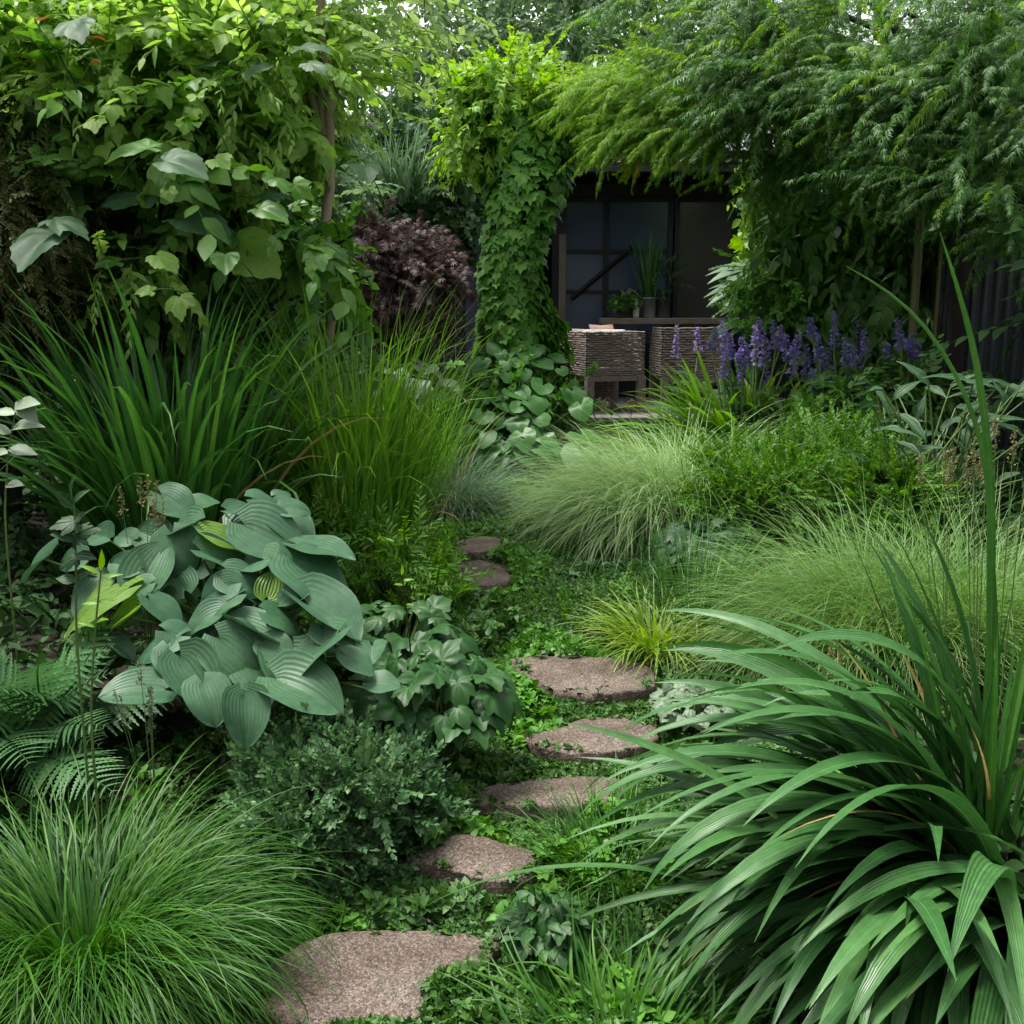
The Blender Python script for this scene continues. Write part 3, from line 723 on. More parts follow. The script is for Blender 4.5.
def seed_stalk(o, mb_stem, base, top, bow, n, size, g, mat='seed', part_name='seed_head', length=.12, stem_r=.0025):
    pts = curve(base, top, bow, 9); tube(mb_stem, pts, np.linspace(stem_r, stem_r * .4, 9), 4)
    mb = MB(); s = g.uniform(0, 1, n) ** .8; d = nz(pts[-1] - pts[-2])
    p = pts[-1] - d * length * s[:, None]
    ax = nz(d * .8 + g.normal(0, .6, (n, 3))); p2 = p + ax * size * g.uniform(.2, 1.4, (n, 1)) * (s[:, None] + .3)
    inst(mb, [tiny(.42, .5)], p2, ax, g.normal(0, 1, (n, 3)), size * g.uniform(.5, 1., n), g)
    part(part_name, mb, M[mat], o)
def shrub(name, label, cat, base, blobs, tpls, n, mat, seed, limb=None, r0=.02, group=None, scale=1., mats=None, **kw):
    """blobs: [(centre, radii, weight)]"""
    g = np.random.default_rng(seed); o = thing(name, label, cat, base, group)
    mb = MB(); pts = []
    tot = sum(b[2] for b in blobs)
    for c, r, w in blobs: pts.append(crown(mb, tpls, c, r, int(n * w / tot), g, scale, **kw))
    part('foliage', mb, mat, o)
    if mats:
        for nm, m2, fr, up in mats:
            mb = MB()
            for c, r, w in blobs: crown(mb, tpls, np.array(c) + np.array([0, 0, up * r[2]]), np.array(r) * .98, int(n * fr * w / tot), g, scale, **kw)
            part(nm, mb, m2, o)
    mb = MB()
    for c, r, w in blobs:
        c = np.array(c); b0 = np.array(base, float)
        tg = c + nz(g.normal(0, 1, (limb or 5, 3)) + [0, 0, .5]) * np.array(r) * .75
        stems_to(mb, b0, tg, r0, g)
    part('stem', mb, M['dark_bark'], o)
    return o

V3 = np.array
# leaf shape variants
g0 = np.random.default_rng(3)
OV = [ovate(.3, .25, .15), ovate(.34, .15, .3), ovate(.28, .3, .4), ovate(.32, .1, -.1)]
NARROW = [ovate(.14, .25, .3), ovate(.12, .2, .5), ovate(.16, .2, .1)]
IVY = [lobed([(-72, .68), (0, 1.), (72, .68)], .86, .3, d_, serr=False) for d_ in (.1, .35, .6)]
GRAPE = [lobed([(-105, .55), (-52, .82), (0, 1.), (52, .82), (105, .55)], v_, c_, d_) for v_, c_, d_ in ((.72, .15, .25), (.66, .25, .45), (.75, .05, .1), (.68, .2, .7))]
OAK = [lobed([(-84, .46), (-40, .66), (0, 1.05), (38, .7), (86, .44)], v_, c_, d_) for v_, c_, d_ in ((1., .15, .35), (.95, .3, .8), (1.03, .1, .15))] + [ovate(.33, .25, .45, wave=.02, n=7)]
CUT = [lobed([(-84, .68), (-42, .86), (0, 1.), (42, .86), (84, .68)], v_, .15, d_) for v_, d_ in ((.74, .3), (.68, .6), (.78, .1))]
def round_leaf(cup, droop, ph):
    V = [(0, 0, 0)]; U = [(.5, 0)]; T = []; Q = []; m = 22
    for k in (.5, 1.):
        for i in range(m):
            a = R(-158 + 316 * i / (m - 1)); r = k * (.62 + .38 * math.cos(a / 2) ** 1.5) * (1 + .035 * math.sin(i * 2.1 + ph))
            x, y = r * math.sin(a), r * math.cos(a); V.append((x * .62, y * .62, cup * r * r - droop * max(y, 0) ** 2 + .03 * k * math.sin(3 * a + ph)))
            d = abs(((math.degrees(a) + 180) % 45) - 22.5) ; U.append((.5 + (22.5 - d) / 50., r))
    for i in range(m - 1):
        T.append((0, 2 + i, 1 + i)); Q.append((1 + i, 2 + i, 1 + m + i + 1, 1 + m + i))
    return dict(v=np.array(V), q=np.array(Q), t=np.array(T), uv=np.array(U))
def vine_leaf(lobes, fall, floor, serr, cup, droop, ph, m=64):
    V = [(0, 0, 0)]; U = [(.5, 0)]; T = []; Q = []
    A = np.linspace(-160, 160, m); rad = np.full(m, floor); near = np.full(m, 99.)
    for a0, l, w in lobes:
        dl = np.abs(A - a0); rad = np.maximum(rad, l * (1 - fall * (dl / w) ** .85)); near = np.minimum(near, dl)
    rad = np.maximum(rad, .12) * np.where(np.abs(A) > 140, .75, 1.) * (1 + serr * (np.arange(m) % 3 - 1))
    for k in (.45, .8, 1.):
        for i in range(m):
            a = R(A[i]); r = k * rad[i] if k == 1 else k * (rad[i] * .6 + .4 * rad[max(0, i - 2):i + 3].mean()); x, y = r * math.sin(a), r * math.cos(a)
            V.append((x, y, cup * abs(x) - droop * r * r + .05 * r * math.cos(near[i] / 28. * PI) * -1 + .03 * math.sin(5 * y + ph))); U.append((.5 + min(near[i], 25) / 50., r))
    for i in range(m - 1):
        T.append((0, 2 + i, 1 + i))
        for k in range(2): Q.append((1 + k * m + i, 2 + k * m + i, 2 + (k + 1) * m + i, 1 + (k + 1) * m + i))
    return dict(v=np.array(V), q=np.array(Q), t=np.array(T), uv=np.array(U))
VL = [(0, 1., 40), (50, .8, 36), (-50, .8, 36), (105, .6, 40), (-105, .6, 40)]
BIG = [vine_leaf(VL, .34, .4, .035, .12, .2, 0), vine_leaf(VL, .42, .36, .04, .2, .5, 2), vine_leaf([(0, 1.05, 42), (44, .72, 36), (-48, .66, 36), (105, .5, 44), (-100, .52, 44)], .34, .4, .035, .05, .35, 4), vine_leaf([(0, 1.1, 60), (60, .6, 40), (-60, .62, 40)], .45, .4, .03, .25, .3, 1)]
LOB = [vine_leaf(VL, .36, .4, .05, .15, d_, p_, 34) for d_, p_ in ((.2, 0), (.5, 2), (.8, 4))]
OAK = LOB; GRAPE = LOB; CUT = [vine_leaf(VL, .46, .34, .05, .15, d_, p_, 40) for d_, p_ in ((.2, 0), (.6, 2), (.9, 3))]
ROUND = [round_leaf(.15, .2, 0), round_leaf(-.05, .3, 2), round_leaf(.08, .5, 4)]
TINY = [tiny(.34, .3), tiny(.4, .2, .3), tiny(.3, .4, -.1)]

# ------------------------------------------------------------------ ground cover (nobody could count it)
g = np.random.default_rng(21)
mb = MB()
WH = [umbel(TINY, 6, 1., g, .7) for _ in range(5)]
N = 60000
y = 1.7 + (7.2 - 1.7) * g.uniform(0, 1, N) ** 1.25; xc = np.interp(y, PCX[:, 0], PCX[:, 1]); x = xc + np.where(g.random(N) < .75, g.normal(0, .42, N) * (1 + .1 * y), g.uniform(-1.1, 1.1, N))
p2 = np.stack([x, y, 0 * x], -1)
ok = (~in_stone(x, y, .985)) & (noise3(p2, 5, 5.) > -2.2); x, y = x[ok], y[ok]
near = in_stone(x, y, 1.25) | in_stone(x, y + .1, 1.0) | in_stone(x, y + .07, 1.0) | in_stone(x, y + .04, 1.05)
h = np.where(near, .35, 1.) * .045 * np.clip(.5 + .5 * noise3(np.stack([x, y, 0 * x], -1), 9, 7.), 0, 1.3) * g.uniform(.2, 1, len(x)) + np.where(near, .006, .02)
pos = np.stack([x, y, ground(x, y) + h], -1)
xe = g.uniform(-.8, .9, 26000); ye = g.uniform(2.1, 5.6, 26000); oe = in_stone(xe, ye, 1.0) & ~in_stone(xe, ye, .9) & (noise3(np.stack([xe, ye, 0 * xe], -1), 31, 16.) > .35); xe, ye = xe[oe], ye[oe]
pos = np.concatenate([pos, np.stack([xe, ye, ground(xe, ye) + .062], -1)]); x = pos[:, 0]; y = pos[:, 1]
ax = g.normal(0, .5, (len(x), 3)) + [0, -.3, .25]
inst(mb, WH, pos, ax, np.array([0, -.25, 1.]) + g.normal(0, .3, (len(x), 3)), .019 * g.uniform(.6, 1.35, len(x)), g)
single('ground_cover', mb, M['cover'], 'low carpet of tiny-leaved creeping plants covering the soil round the stepping stones', 'ground cover', kind='stuff')
mb = MB(); N = 15000; y = 1.7 + 5.5 * g.uniform(0, 1, N) ** 1.2; x = np.interp(y, PCX[:, 0], PCX[:, 1]) + g.normal(0, .5, N)
nn3 = noise3(np.stack([x, y, 0 * x], -1), 77, 6.); ok = (~in_stone(x, y, 1.02)) & (~in_stone(x, y + .08, 1.)) & (nn3 > .05); x, y, nn3 = x[ok], y[ok], nn3[ok]
inst(mb, [umbel([ovate(.36, .2, .2, n=4), ovate(.4, .1, .4, n=4)], 6, 1., g, .6) for _ in range(4)], np.stack([x, y, ground(x, y) + .03 + .03 * np.clip(nn3, 0, 1.5) * g.uniform(.3, 1, len(x))], -1), g.normal(0, .5, (len(x), 3)) + [0, -.3, .25], np.array([0, -.25, 1.]) + g.normal(0, .3, (len(x), 3)), .03 * g.uniform(.5, 1.3, len(x)), g)
single('creeping_plant', mb, M['ivy'], 'patches of rounder bright-leaved creeping plant growing through the low carpet', 'ground cover', kind='stuff')
mb = MB(); N = 13000
x = g.uniform(-4.5, 4.5, N); y = g.uniform(1.2, 9.2, N); ok = ~in_stone(x, y, 1.05); x, y = x[ok], y[ok]
inst(mb, [spray(OV, 7, .14, .07, 55, .3, g) for _ in range(4)], np.stack([x, y, ground(x, y) + .02 + .1 * g.uniform(0, 1, len(x))], -1), g.normal(0, 1, (len(x), 3)) + [0, 0, .3], g.normal(0, .4, (len(x), 3)) + [0, 0, 1], g.uniform(.5, 1.2, len(x)) * np.clip(np.abs(x - np.interp(y, PCX[:, 0], PCX[:, 1])) - .35, .22, 1.2), g)
single('undergrowth', mb, M['darkleaf'], 'dark shaded undergrowth filling the beds beneath the larger plants', 'undergrowth', kind='stuff')

mb = MB(); N = 420; x = g.uniform(-.9, .9, N); y = g.uniform(2.1, 5.6, N); st_ = in_stone(x, y, .93); keep = st_ & (g.random(N) < .5) | (~st_ & (g.random(N) < .3)); x, y, st_ = x[keep], y[keep], st_[keep]
inst(mb, OV + NARROW, np.stack([x, y, ground(x, y) + np.where(st_, .064, .05)], -1), g.normal(0, 1, (len(x), 3)) * [1, 1, .1], np.array([0, 0, 1.]) + g.normal(0, .25, (len(x), 3)), g.uniform(.01, .028, len(x)), g)
single('leaf_litter', mb, solid('litter', [G(.03, .018, .01), G(.09, .06, .035)], .9, 60), 'tiny fallen brown leaves and crumbs scattered over the stones and creepers', 'leaf litter', kind='stuff')
# ------------------------------------------------------------------ left border, near to far
c = B(78, 900, 2.15)
grass_clump('sedge', 'bright green arching sedge mound filling the bottom left corner', 'grass', c, 4200, .155, (.44, .77), (.003, .0062), (0, 46), (80, 172), M['grass_bright'], 31, seg=12, dead=70, sway=.35)
# fern
g = np.random.default_rng(33)
c = B(30, 680, 2.9); o = thing('fern', 'feathery fern with finely divided fronds at the left edge below the hosta', 'fern', c)
def frond_tpl(g, np_=19, pl=.3):
    mb = MB(); s = np.linspace(.12, .99, np_)
    mbp = MB(); ys = np.linspace(0, 1, 19); ws = (.10 * (1 - ys ** 1.6) + .012) * np.where(np.arange(19) % 2 == 0, .42, 1.)
    inst(mbp, [strip_tpl(ws, ys, .25, .2)], [V3([0, 0, 0.])], [V3([0, 1., 0])], [V3([0, 0, 1.])], [1.], g)
    pin = mbp.tpl()
    zz = -.35 * s ** 2.2
    for sd in (1, -1):
        L = pl * np.sin(PI * np.clip(s * .86 + .12, 0, 1)) ** .8
        inst(mb, [pin], np.stack([0 * s, s, zz], -1), np.stack([sd * np.ones(np_), .45 + .3 * s, -.25 + g.normal(0, .06, np_)], -1), np.stack([0 * s, .5 * s, np.ones(np_)], -1), L, g)
    ss = np.linspace(0, 1, 8); tube(mb, np.stack([0 * ss, ss, -.35 * ss ** 2.2], -1), .006 * (1 - .7 * ss), 4)
    return mb.tpl()
FR = [frond_tpl(g) for _ in range(3)]
for k in range(26):
    a = R(-25 + 220 * k / 25 + g.normal(0, 8))
    e = R(g.uniform(12, 70)); d = V3([math.cos(a) * math.cos(e), -math.sin(a) * math.cos(e) * .8, math.sin(e)])
    mb = MB(); inst(mb, [FR[k % 3]], [c + V3([g.normal(0, .05), g.normal(0, .05), .02])], [d], [V3([0, -.3, 1])], [g.uniform(.36, .54)], g)
    part('frond', mb, M['fern'], o)
# hosta : big ribbed leaves, each on its own stalk
def hosta_leaf(w=.47, cup=.10, droop=.35, wav=.012, ph=0.):
    nv, nu = 13, 13; V = []; UV = []
    for i in range(nv):
        v = i / (nv - 1)
        for j in range(nu):
            u = -1 + 2 * j / (nu - 1)
            ww = w * (math.sin(PI * max(min(v ** .74, .985), .0)) ** .62 + .2 * (1 - v) ** 3 * (v < 1))
            x = u * ww * (1 if v < 1 else .02)
            y = v - .16 * abs(u) ** 1.5 * (1 - v) ** 2 * 1.4
            z = cup * (abs(u) ** 1.6) * ww / w - droop * max(v - .25, 0) ** 2 + wav * math.sin(9 * v + ph + 2 * u) * abs(u) ** 2 + .0025 * math.cos(u * 9 * PI) * (1 - abs(u) * .3) * math.sin(PI * v) - .035 * math.exp(-(u / .12) ** 2)
            V.append((x, y, z)); UV.append(((u + 1) / 2, v))
    q = [(i * nu + j, i * nu + j + 1, (i + 1) * nu + j + 1, (i + 1) * nu + j) for i in range(nv - 1) for j in range(nu - 1)]
    return dict(v=V3(V), q=V3(q), t=np.zeros((0, 3), int), uv=V3(UV))
HL = [hosta_leaf(.47, .10, .3, .015, 0), hosta_leaf(.5, .03, .5, .025, 2), hosta_leaf(.45, .22, .15, .02, 4), hosta_leaf(.48, -.06, .5, .03, 1), hosta_leaf(.43, .16, .4, .035, 3), hosta_leaf(.49, .08, .2, .03, 5)]
c = B(232, 690, 3.25); hc = c
o = thing('hosta', 'large hosta with broad ribbed blue-green leaves left of the path', 'hosta', c)
g = np.random.default_rng(35)
# (x, y, width, height, pointing, tone) of leaves in an enlargement of the bed whose corner is (0,320) at .375
HOS = [(725, 580, 190, 130, -20, 0), (865, 610, 170, 70, -12, 0), (595, 635, 140, 80, 10, 0), (472, 620, 120, 110, -70, 0), (408, 655, 135, 125, 75, 0), (850, 690, 210, 120, -28, 0),
       (645, 695, 115, 80, -15, 0), (580, 720, 105, 90, 200, 0), (722, 705, 70, 65, 80, 1), (765, 740, 105, 65, 185, 0), (580, 757, 130, 60, 190, 0), (872, 787, 220, 95, -24, 0),
       (690, 830, 165, 80, -18, 0), (640, 900, 170, 140, -38, 0), (830, 890, 200, 105, 205, 0), (740, 880, 100, 70, -30, 0), (815, 985, 215, 135, -25, 0), (420, 860, 140, 70, 190, 0),
       (490, 850, 115, 80, -10, 0), (520, 955, 155, 150, -50, 0), (250, 755, 215, 115, 195, 1), (95, 650, 135, 75, 182, 0), (470, 490, 115, 75, -28, 0), (650, 515, 95, 50, 10, 0),  # the wide pale leaf has its backlight put into the tone
       (475, 552, 130, 70, 170, 0), (720, 482, 105, 65, 25, 0), (330, 655, 95, 80, 160, 0), (360, 722, 95, 65, -160, 0), (440, 782, 125, 60, -20, 0), (955, 915, 100, 50, -20, 0),
       (600, 585, 130, 50, 5, 1), (655, 1060, 130, 125, -80, 0), (470, 912, 105, 75, -60, 0), (270, 575, 90, 65, 150, 0), (790, 500, 80, 50, 15, 0), (360, 985, 170, 80, 200, 0), (190, 640, 90, 60, 175, 0),
       (680, 640, 120, 70, 160, 0), (545, 800, 120, 70, 210, 0), (900, 840, 120, 60, -30, 0), (330, 800, 110, 60, 200, 1), (560, 1010, 120, 80, -60, 0), (760, 800, 120, 60, 10, 0)]
for k in range(34):
    cx, cy, w, h, ang, tone = HOS[int(g.integers(0, 43))]
    s_ = g.uniform(.6, .9); HOS.append((cx + g.normal(0, 55), min(cy + g.normal(0, 45), 1010), w * s_, h * s_, ang + g.normal(0, 35), 0))
for k, (cx, cy, w, h, ang, tone) in enumerate(HOS):
    px, py = cx * .375, 320 + cy * .375
    Yd = 3.42 - (py - 495) / 245 * .85 + (.07 if k >= 43 else 0)
    m_ = mpp(py, Yd); L = max(w, h) * .375 * m_ * (.97 + .3 * max(0, abs(math.sin(R(ang))) - .5))
    asp = min(w, h) / max(w, h)
    tilt = np.clip((asp / .92 - .3) / .8, .0, .8) + g.normal(0, .08)
    n = nz(V3([.3 * math.cos(R(ang)) + g.normal(0, .2), -tilt + g.normal(0, .08), 1 - .4 * tilt]))
    Wv = nz(np.cross(n, V3([1., 0, 0]))); Wv = Wv if Wv[2] > 0 or Wv[1] > 0 else -Wv; Xv = np.cross(Wv, n)
    if Xv[0] < 0: Xv = -Xv
    d = Xv * math.cos(R(ang)) + Wv * math.sin(R(ang))
    ctr = P(px, py, Yd); at = ctr - d * L * .45
    mb = MB(); inst(mb, [HL[(k * 5 + k // 6) % 6]], [at], [d], [n], [L], g)
    lf = part('leaf', mb, M['hosta_light'] if tone else M['hosta'], o, label='yellow-green leaf paler than the rest' if tone else None)
    mb = MB(); b0 = hc + V3([g.normal(0, .05) + (at[0] - hc[0]) * .15, g.normal(0, .05), 0])
    tube(mb, np.concatenate([curve(b0, at - n * .035 + d * .02, [(at[0] - hc[0]) * -.12, .05, .05], 8), [at - n * .006 + d * .035]]), np.linspace(.007, .0035, 9), 6); part('stalk', mb, M['stalk'], lf)
gf = np.random.default_rng(88)
UMB = [umbel(OV + CUT[:1], 7, .034, gf, .8) for _ in range(4)]
shrub('leafy_filler', 'low fresh green leafy filler crowding the left edge of the path behind the jagged leaves', 'plant', B(470, 650, 3.95), [(P(468, 640, 3.95), (.13, .2, .09), 1), (P(490, 610, 4.25), (.12, .2, .09), .8), (P(455, 690, 3.55), (.12, .15, .08), .6)], UMB, 420, M['cover'], 881, r0=.003, thr=-1.4)
shrub('leafy_filler', 'airy mid-green filler in the middle of the path where stones are overgrown', 'plant', B(560, 620, 4.5), [(P(548, 622, 4.45), (.2, .22, .07), 1), (P(600, 612, 4.55), (.17, .2, .08), .8), (P(525, 592, 4.85), (.16, .2, .06), .6)], [spray(TINY, 14, .12, .024, 58, .1, gf, .002, taper=.4) for _ in range(4)], 380, M['ivy'], 882, r0=.003, droop=-.4, thr=-1.4)
shrub('leafy_filler', 'bluish low filler under the front of the pale feather grass', 'plant', B(610, 585, 4.8), [(P(610, 583, 4.8), (.25, .15, .08), 1), (P(655, 590, 4.7), (.15, .15, .1), .7)], UMB, 260, M['hebe'], 883, r0=.003, thr=-1.4)
shrub('leafy_filler', 'small bright mound of creeping leaves between the fine grass and the second stone', 'plant', B(575, 870, 2.6), [(P(578, 868, 2.6), (.1, .1, .07), 1), (P(610, 830, 2.75), (.1, .12, .07), .8)], UMB, 190, M['ivy'], 884, r0=.003, thr=-1.4)
shrub('leafy_filler', 'low mound of small leaves at the left end of the long third stepping stone', 'plant', B(450, 775, 3.1), [(P(455, 768, 3.12), (.1, .1, .06), 1), (P(500, 745, 3.35), (.09, .12, .05), .8), (P(425, 838, 2.72), (.08, .08, .05), .6)], UMB, 230, M['cover'], 885, r0=.003, thr=-1.4)
# dried flower heads
def dried(name, label, px, py0, py1, Y, n, size, spread, seed, k=5, mat='seed', group=None, top=None):
    g = np.random.default_rng(seed); b = B(px, py0, Y); b[2] = min(b[2], P(px, py0, Y)[2])
    t = P(px, py1, Y); o = thing(name, label, 'dried flower', b, group)
    ms = MB()
    for i in range(k):
        tt = t + V3([g.normal(0, spread), g.normal(0, spread), g.normal(0, spread * .6)])
        seed_stalk(o, ms, b, tt, (tt - t) * [.0, .0, 0] + [0, 0, .0], n, size, g, mat, length=.10)
    part('stem', ms, M['stalk'], o)
    return o
dried('dried_flower_stem', 'airy brown seed head leaning over the back of the hosta', 140, 560, 487, 3.3, 60, .010, .06, 41, 6)
dried('dried_flower_stem', 'pale spent flower head lying over the lowest hosta leaf', 150, 740, 688, 2.65, 60, .010, .05, 42, 6, 'silver')
# sword-leaved clump
c = B(172, 470, 4.2)
grass_clump('sword_leaf_plant', 'tall clump of upright sword-shaped leaves behind the hosta', 'plant', c, 420, .24, (1.0, 1.5), (.02, .042), (-4, 30), (8, 85), M['sword'], 51, p=2.4, prof='sword', seg=9, sway=.15, fold=.4, dead=6, twist=.8)
# tall fine grass to its right
c = B(356, 500, 4.6)
grass_clump('tall_grass', 'tall bright green upright grass between the sword-leaved clump and the vine post', 'grass', c, 950, .26, (.7, 1.6), (.009, .018), (-6, 14), (5, 95), M['tallgrass'], 53, p=2.4, seg=9, sway=.5, fold=.3, dead=25)
c = B(305, 505, 4.6)
grass_clump('low_grass', 'low flopping yellow-green grass at the foot of the sword-leaved clump', 'grass', c, 420, .26, (.35, .6), (.005, .01), (30, 75), (20, 80), M['tallgrass'], 54, seg=7, sway=.6)
c = B(435, 470, 6.3)
grass_clump('tall_grass', 'small tuft of bright upright grass left of the vine skirt', 'grass', c - V3([.1, 0, 0]), 260, .18, (.6, 1.05), (.008, .013), (0, 22), (5, 40), M['tallgrass'], 55, seg=7)
c = B(452, 490, 6.1)
grass_clump('blue_fescue', 'grey-green fine-leaved fescue mound drooping beside the vine-covered post', 'grass', c + V3([-.02, 0, .02]), 1500, .2, (.5, .8), (.003, .005), (5, 60), (60, 130), M['fescue'], 57, seg=9, sway=.3, fold=0)
# white-leaved sprig and grey-leaved sprig at the left edge
def sprig(name, label, cat, pts, leaves, mat, seed, leaf_tpl=OV, r=.004, stem='stalk'):
    """pts: picture points with distance, leaves (t, side angle deg, size)"""
    g = np.random.default_rng(seed); w = V3([P(*q) for q in pts]); b = w[0].copy(); b[2] = ground(b[0], b[1])
    w = np.concatenate([[b], w[0:]]) if abs(b[2] - w[0][2]) > .02 else w
    o = thing(name, label, cat, w[0]); s = np.linspace(0, 1, len(w)); ss = np.linspace(0, 1, 14)
    cv = np.stack([np.interp(ss, s, w[:, i]) for i in range(3)], -1); cv[1:-1] = (cv[:-2] + cv[1:-1] * 2 + cv[2:]) / 4
    mb = MB(); tube(mb, cv, np.linspace(r, r * .5, 14), 5); part('stem', mb, M[stem], o)
    for t, a, sz in leaves:
        p = V3([np.interp(t, ss, cv[:, i]) for i in range(3)])
        d = V3([math.cos(R(a)), g.normal(-.25, .25), math.sin(R(a))]); mb = MB()
        inst(mb, leaf_tpl, [p], [d], [V3([g.normal(0, .3), -.6, .8])], [sz], g); part('leaf', mb, M[mat], o)
    return o
sprig('pale_sprig', 'single stem with whitish leaves at the left edge beside the sword leaves', 'plant', [(4, 520, 3.2), (8, 450, 3.2), (18, 398, 3.2)],
      [(.98, -40, .1), (.95, 20, .09), (.9, 170, .07), (.8, 25, .11), (.78, 160, .08), (.68, -5, .09), (.66, 175, .07), (.5, 10, .07)], 'silver', 61)
sprig('grey_leaved_plant', 'upright stem with soft grey-green leaves in front of the hosta, near the fern', 'plant', [(76, 640, 2.5), (76, 560, 2.5), (74, 502, 2.5)],
      [(1, 95, .075), (.98, 60, .06), (.97, 130, .06), (.9, 20, .055), (.88, 165, .055), (.8, 40, .06), (.78, 150, .06), (.7, 0, .06), (.69, 180, .05), (.6, 30, .05), (.58, 160, .05)], 'glaucous', 62, CUT + OV)
sprig('budding_plant', 'thin bud-topped stem rising out of the bottom left sedge', 'plant', [(90, 720, 2.3), (94, 640, 2.3), (101, 570, 2.3)],
      [(1, 80, .05), (.98, 140, .05), (.96, 20, .05), (.85, 10, .04), (.84, 170, .04), (.75, 40, .05), (.73, 150, .04)], 'lime', 63, NARROW)
# lobed-leaf perennials left of the middle path
def leafy_clump(name, label, cat, base, cent, rad, n, size, tpls, mat, seed, stalks=True, up=.75, group=None, nbias=-.45, shell=.35, thr=-1.2, upper=None):
    g = np.random.default_rng(seed); o = thing(name, label, cat, base, group); ms = MB()
    cent = V3(cent); rad = V3(rad); k = 0; lst = []
    while k < n:
        d = nz(g.normal(0, 1, 3)); 
        if d[2] < -.35: continue
        p = cent + d * rad * (1 - shell * g.random()); k += 1
        ax = nz(d * V3([1, 1, .2]) + g.normal(0, .3, 3) + V3([0, -.15, -.25])); nn = V3([g.normal(0, .25), nbias, up]) + d * .4
        mb = MB(); s_ = size * g.uniform(.65, 1.15); inst(mb, tpls, [p], [ax], [nn], [s_], g); part('leaf', mb, mat, o)
        if stalks: tube(ms, curve(V3(base) + g.normal(0, .02, 3) * [1, 1, 0], p, [0, 0, .03], 6), np.linspace(.004, .0025, 6), 4)
    part('stalk', ms, M['stalk'], o)
    return o
b = B(440, 735, 3.1); c = P(437, 694, 3.05)
leafy_clump('lobed_leaf_plant', 'bushy plant with dark jagged leaves beside the fourth stepping stone', 'plant', b, c, (.25, .17, .14), 95, .096, CUT, M['anemone'], 71)
b = B(395, 690, 3.45); c = P(398, 640, 3.45)
leafy_clump('lobed_leaf_plant', 'loose mid-green leafy plant between hosta and path with a tall dark stem', 'plant', b, c, (.24, .2, .14), 90, .085, CUT + OAK, M['anemone'], 72)
sprig('dark_stem', 'thin dark bare stem standing among the jagged leaves', 'stem', [(412, 690, 3.1), (410, 640, 3.1), (402, 575, 3.1)], [(1, 80, .04), (.97, 20, .035), (.95, 160, .035), (.85, 10, .03)], 'lime', 73, NARROW, .004, 'dark_bark')
g = np.random.default_rng(74)
FEA = [spray(NARROW, 15, .15, .042, 60, .15, g, .003) for _ in range(4)]
b = B(445, 600, 3.9)
shrub('bright_fern', 'light yellow-green feathery shoots left of the two small stones', 'plant', b, [(P(435, 592, 3.9), (.12, .12, .12), 1), (P(410, 560, 4.0), (.13, .12, .12), .8)], FEA, 110, M['feathery'], 75, r0=.004, out=.5, droop=-.4, thr=-1.4)
b = B(392, 560, 4.3)
shrub('feathery_plant', 'mid-green feathery foliage below the tall bright grass', 'plant', b, [(P(395, 560, 4.3), (.3, .25, .17), 1), (P(320, 540, 4.2), (.3, .2, .15), .8)], FEA, 260, M['feathery'], 76, r0=.004, out=.6, droop=-.1, thr=-1.4)
# small-leaved bush, lower left of the path
g = np.random.default_rng(77)
SPR = [spray(TINY, 16, .11, .024, 60, .05, g, .002, taper=.3, flat=.6) for _ in range(5)]
b = B(350, 860, 2.55)
shrub('small_leaved_bush', 'rounded bush of tiny blue-green leaves between the sedge and the stepping stones', 'shrub', b,
      [(P(340, 795, 2.65), (.16, .14, .11), 1.2), (P(305, 850, 2.55), (.12, .12, .12), .8), (P(390, 800, 2.8), (.12, .12, .1), 1.), (P(340, 880, 2.6), (.1, .1, .09), 1), (P(290, 790, 2.75), (.14, .13, .11), .6)],
      SPR, 3000, M['hebe'], 78, r0=.006, out=.5, droop=-.5, rand=.5, shell=.6, thr=-1.2, lump=.22)
shrub('creeping_plant', 'bright low leafy mat at the front edge below the second stepping stone', 'plant', B(450, 910, 2.4), [(P(430, 903, 2.47), (.16, .05, .03), 1), (P(350, 905, 2.47), (.14, .05, .04), .7)],
      [umbel(OV, 7, .035, g) for _ in range(4)], 420, M['cover'], 79, r0=.003, thr=-1.4)
b = B(545, 930, 2.3)
leafy_clump('strawberry_like_plant', 'fresh green toothed-leaf plant right of the nearest stepping stone', 'plant', b, P(545, 925, 2.25), (.1, .1, .08), 95, .045, CUT + OV, M['anemone'], 80)
shrub('fine_leaved_plant', 'soft grey-green fine foliage trailing over the front edge of the nearest stone', 'plant', B(440, 1000, 2.05), [(P(462, 996, 2.1), (.1, .06, .04), 1), (P(400, 1040, 1.95), (.2, .06, .04), 1), (P(480, 1030, 2.0), (.12, .06, .05), .7)],
      [umbel(TINY, 9, .022, g, .9) for _ in range(4)], 900, M['cover'], 81, r0=.002, thr=-1.4)

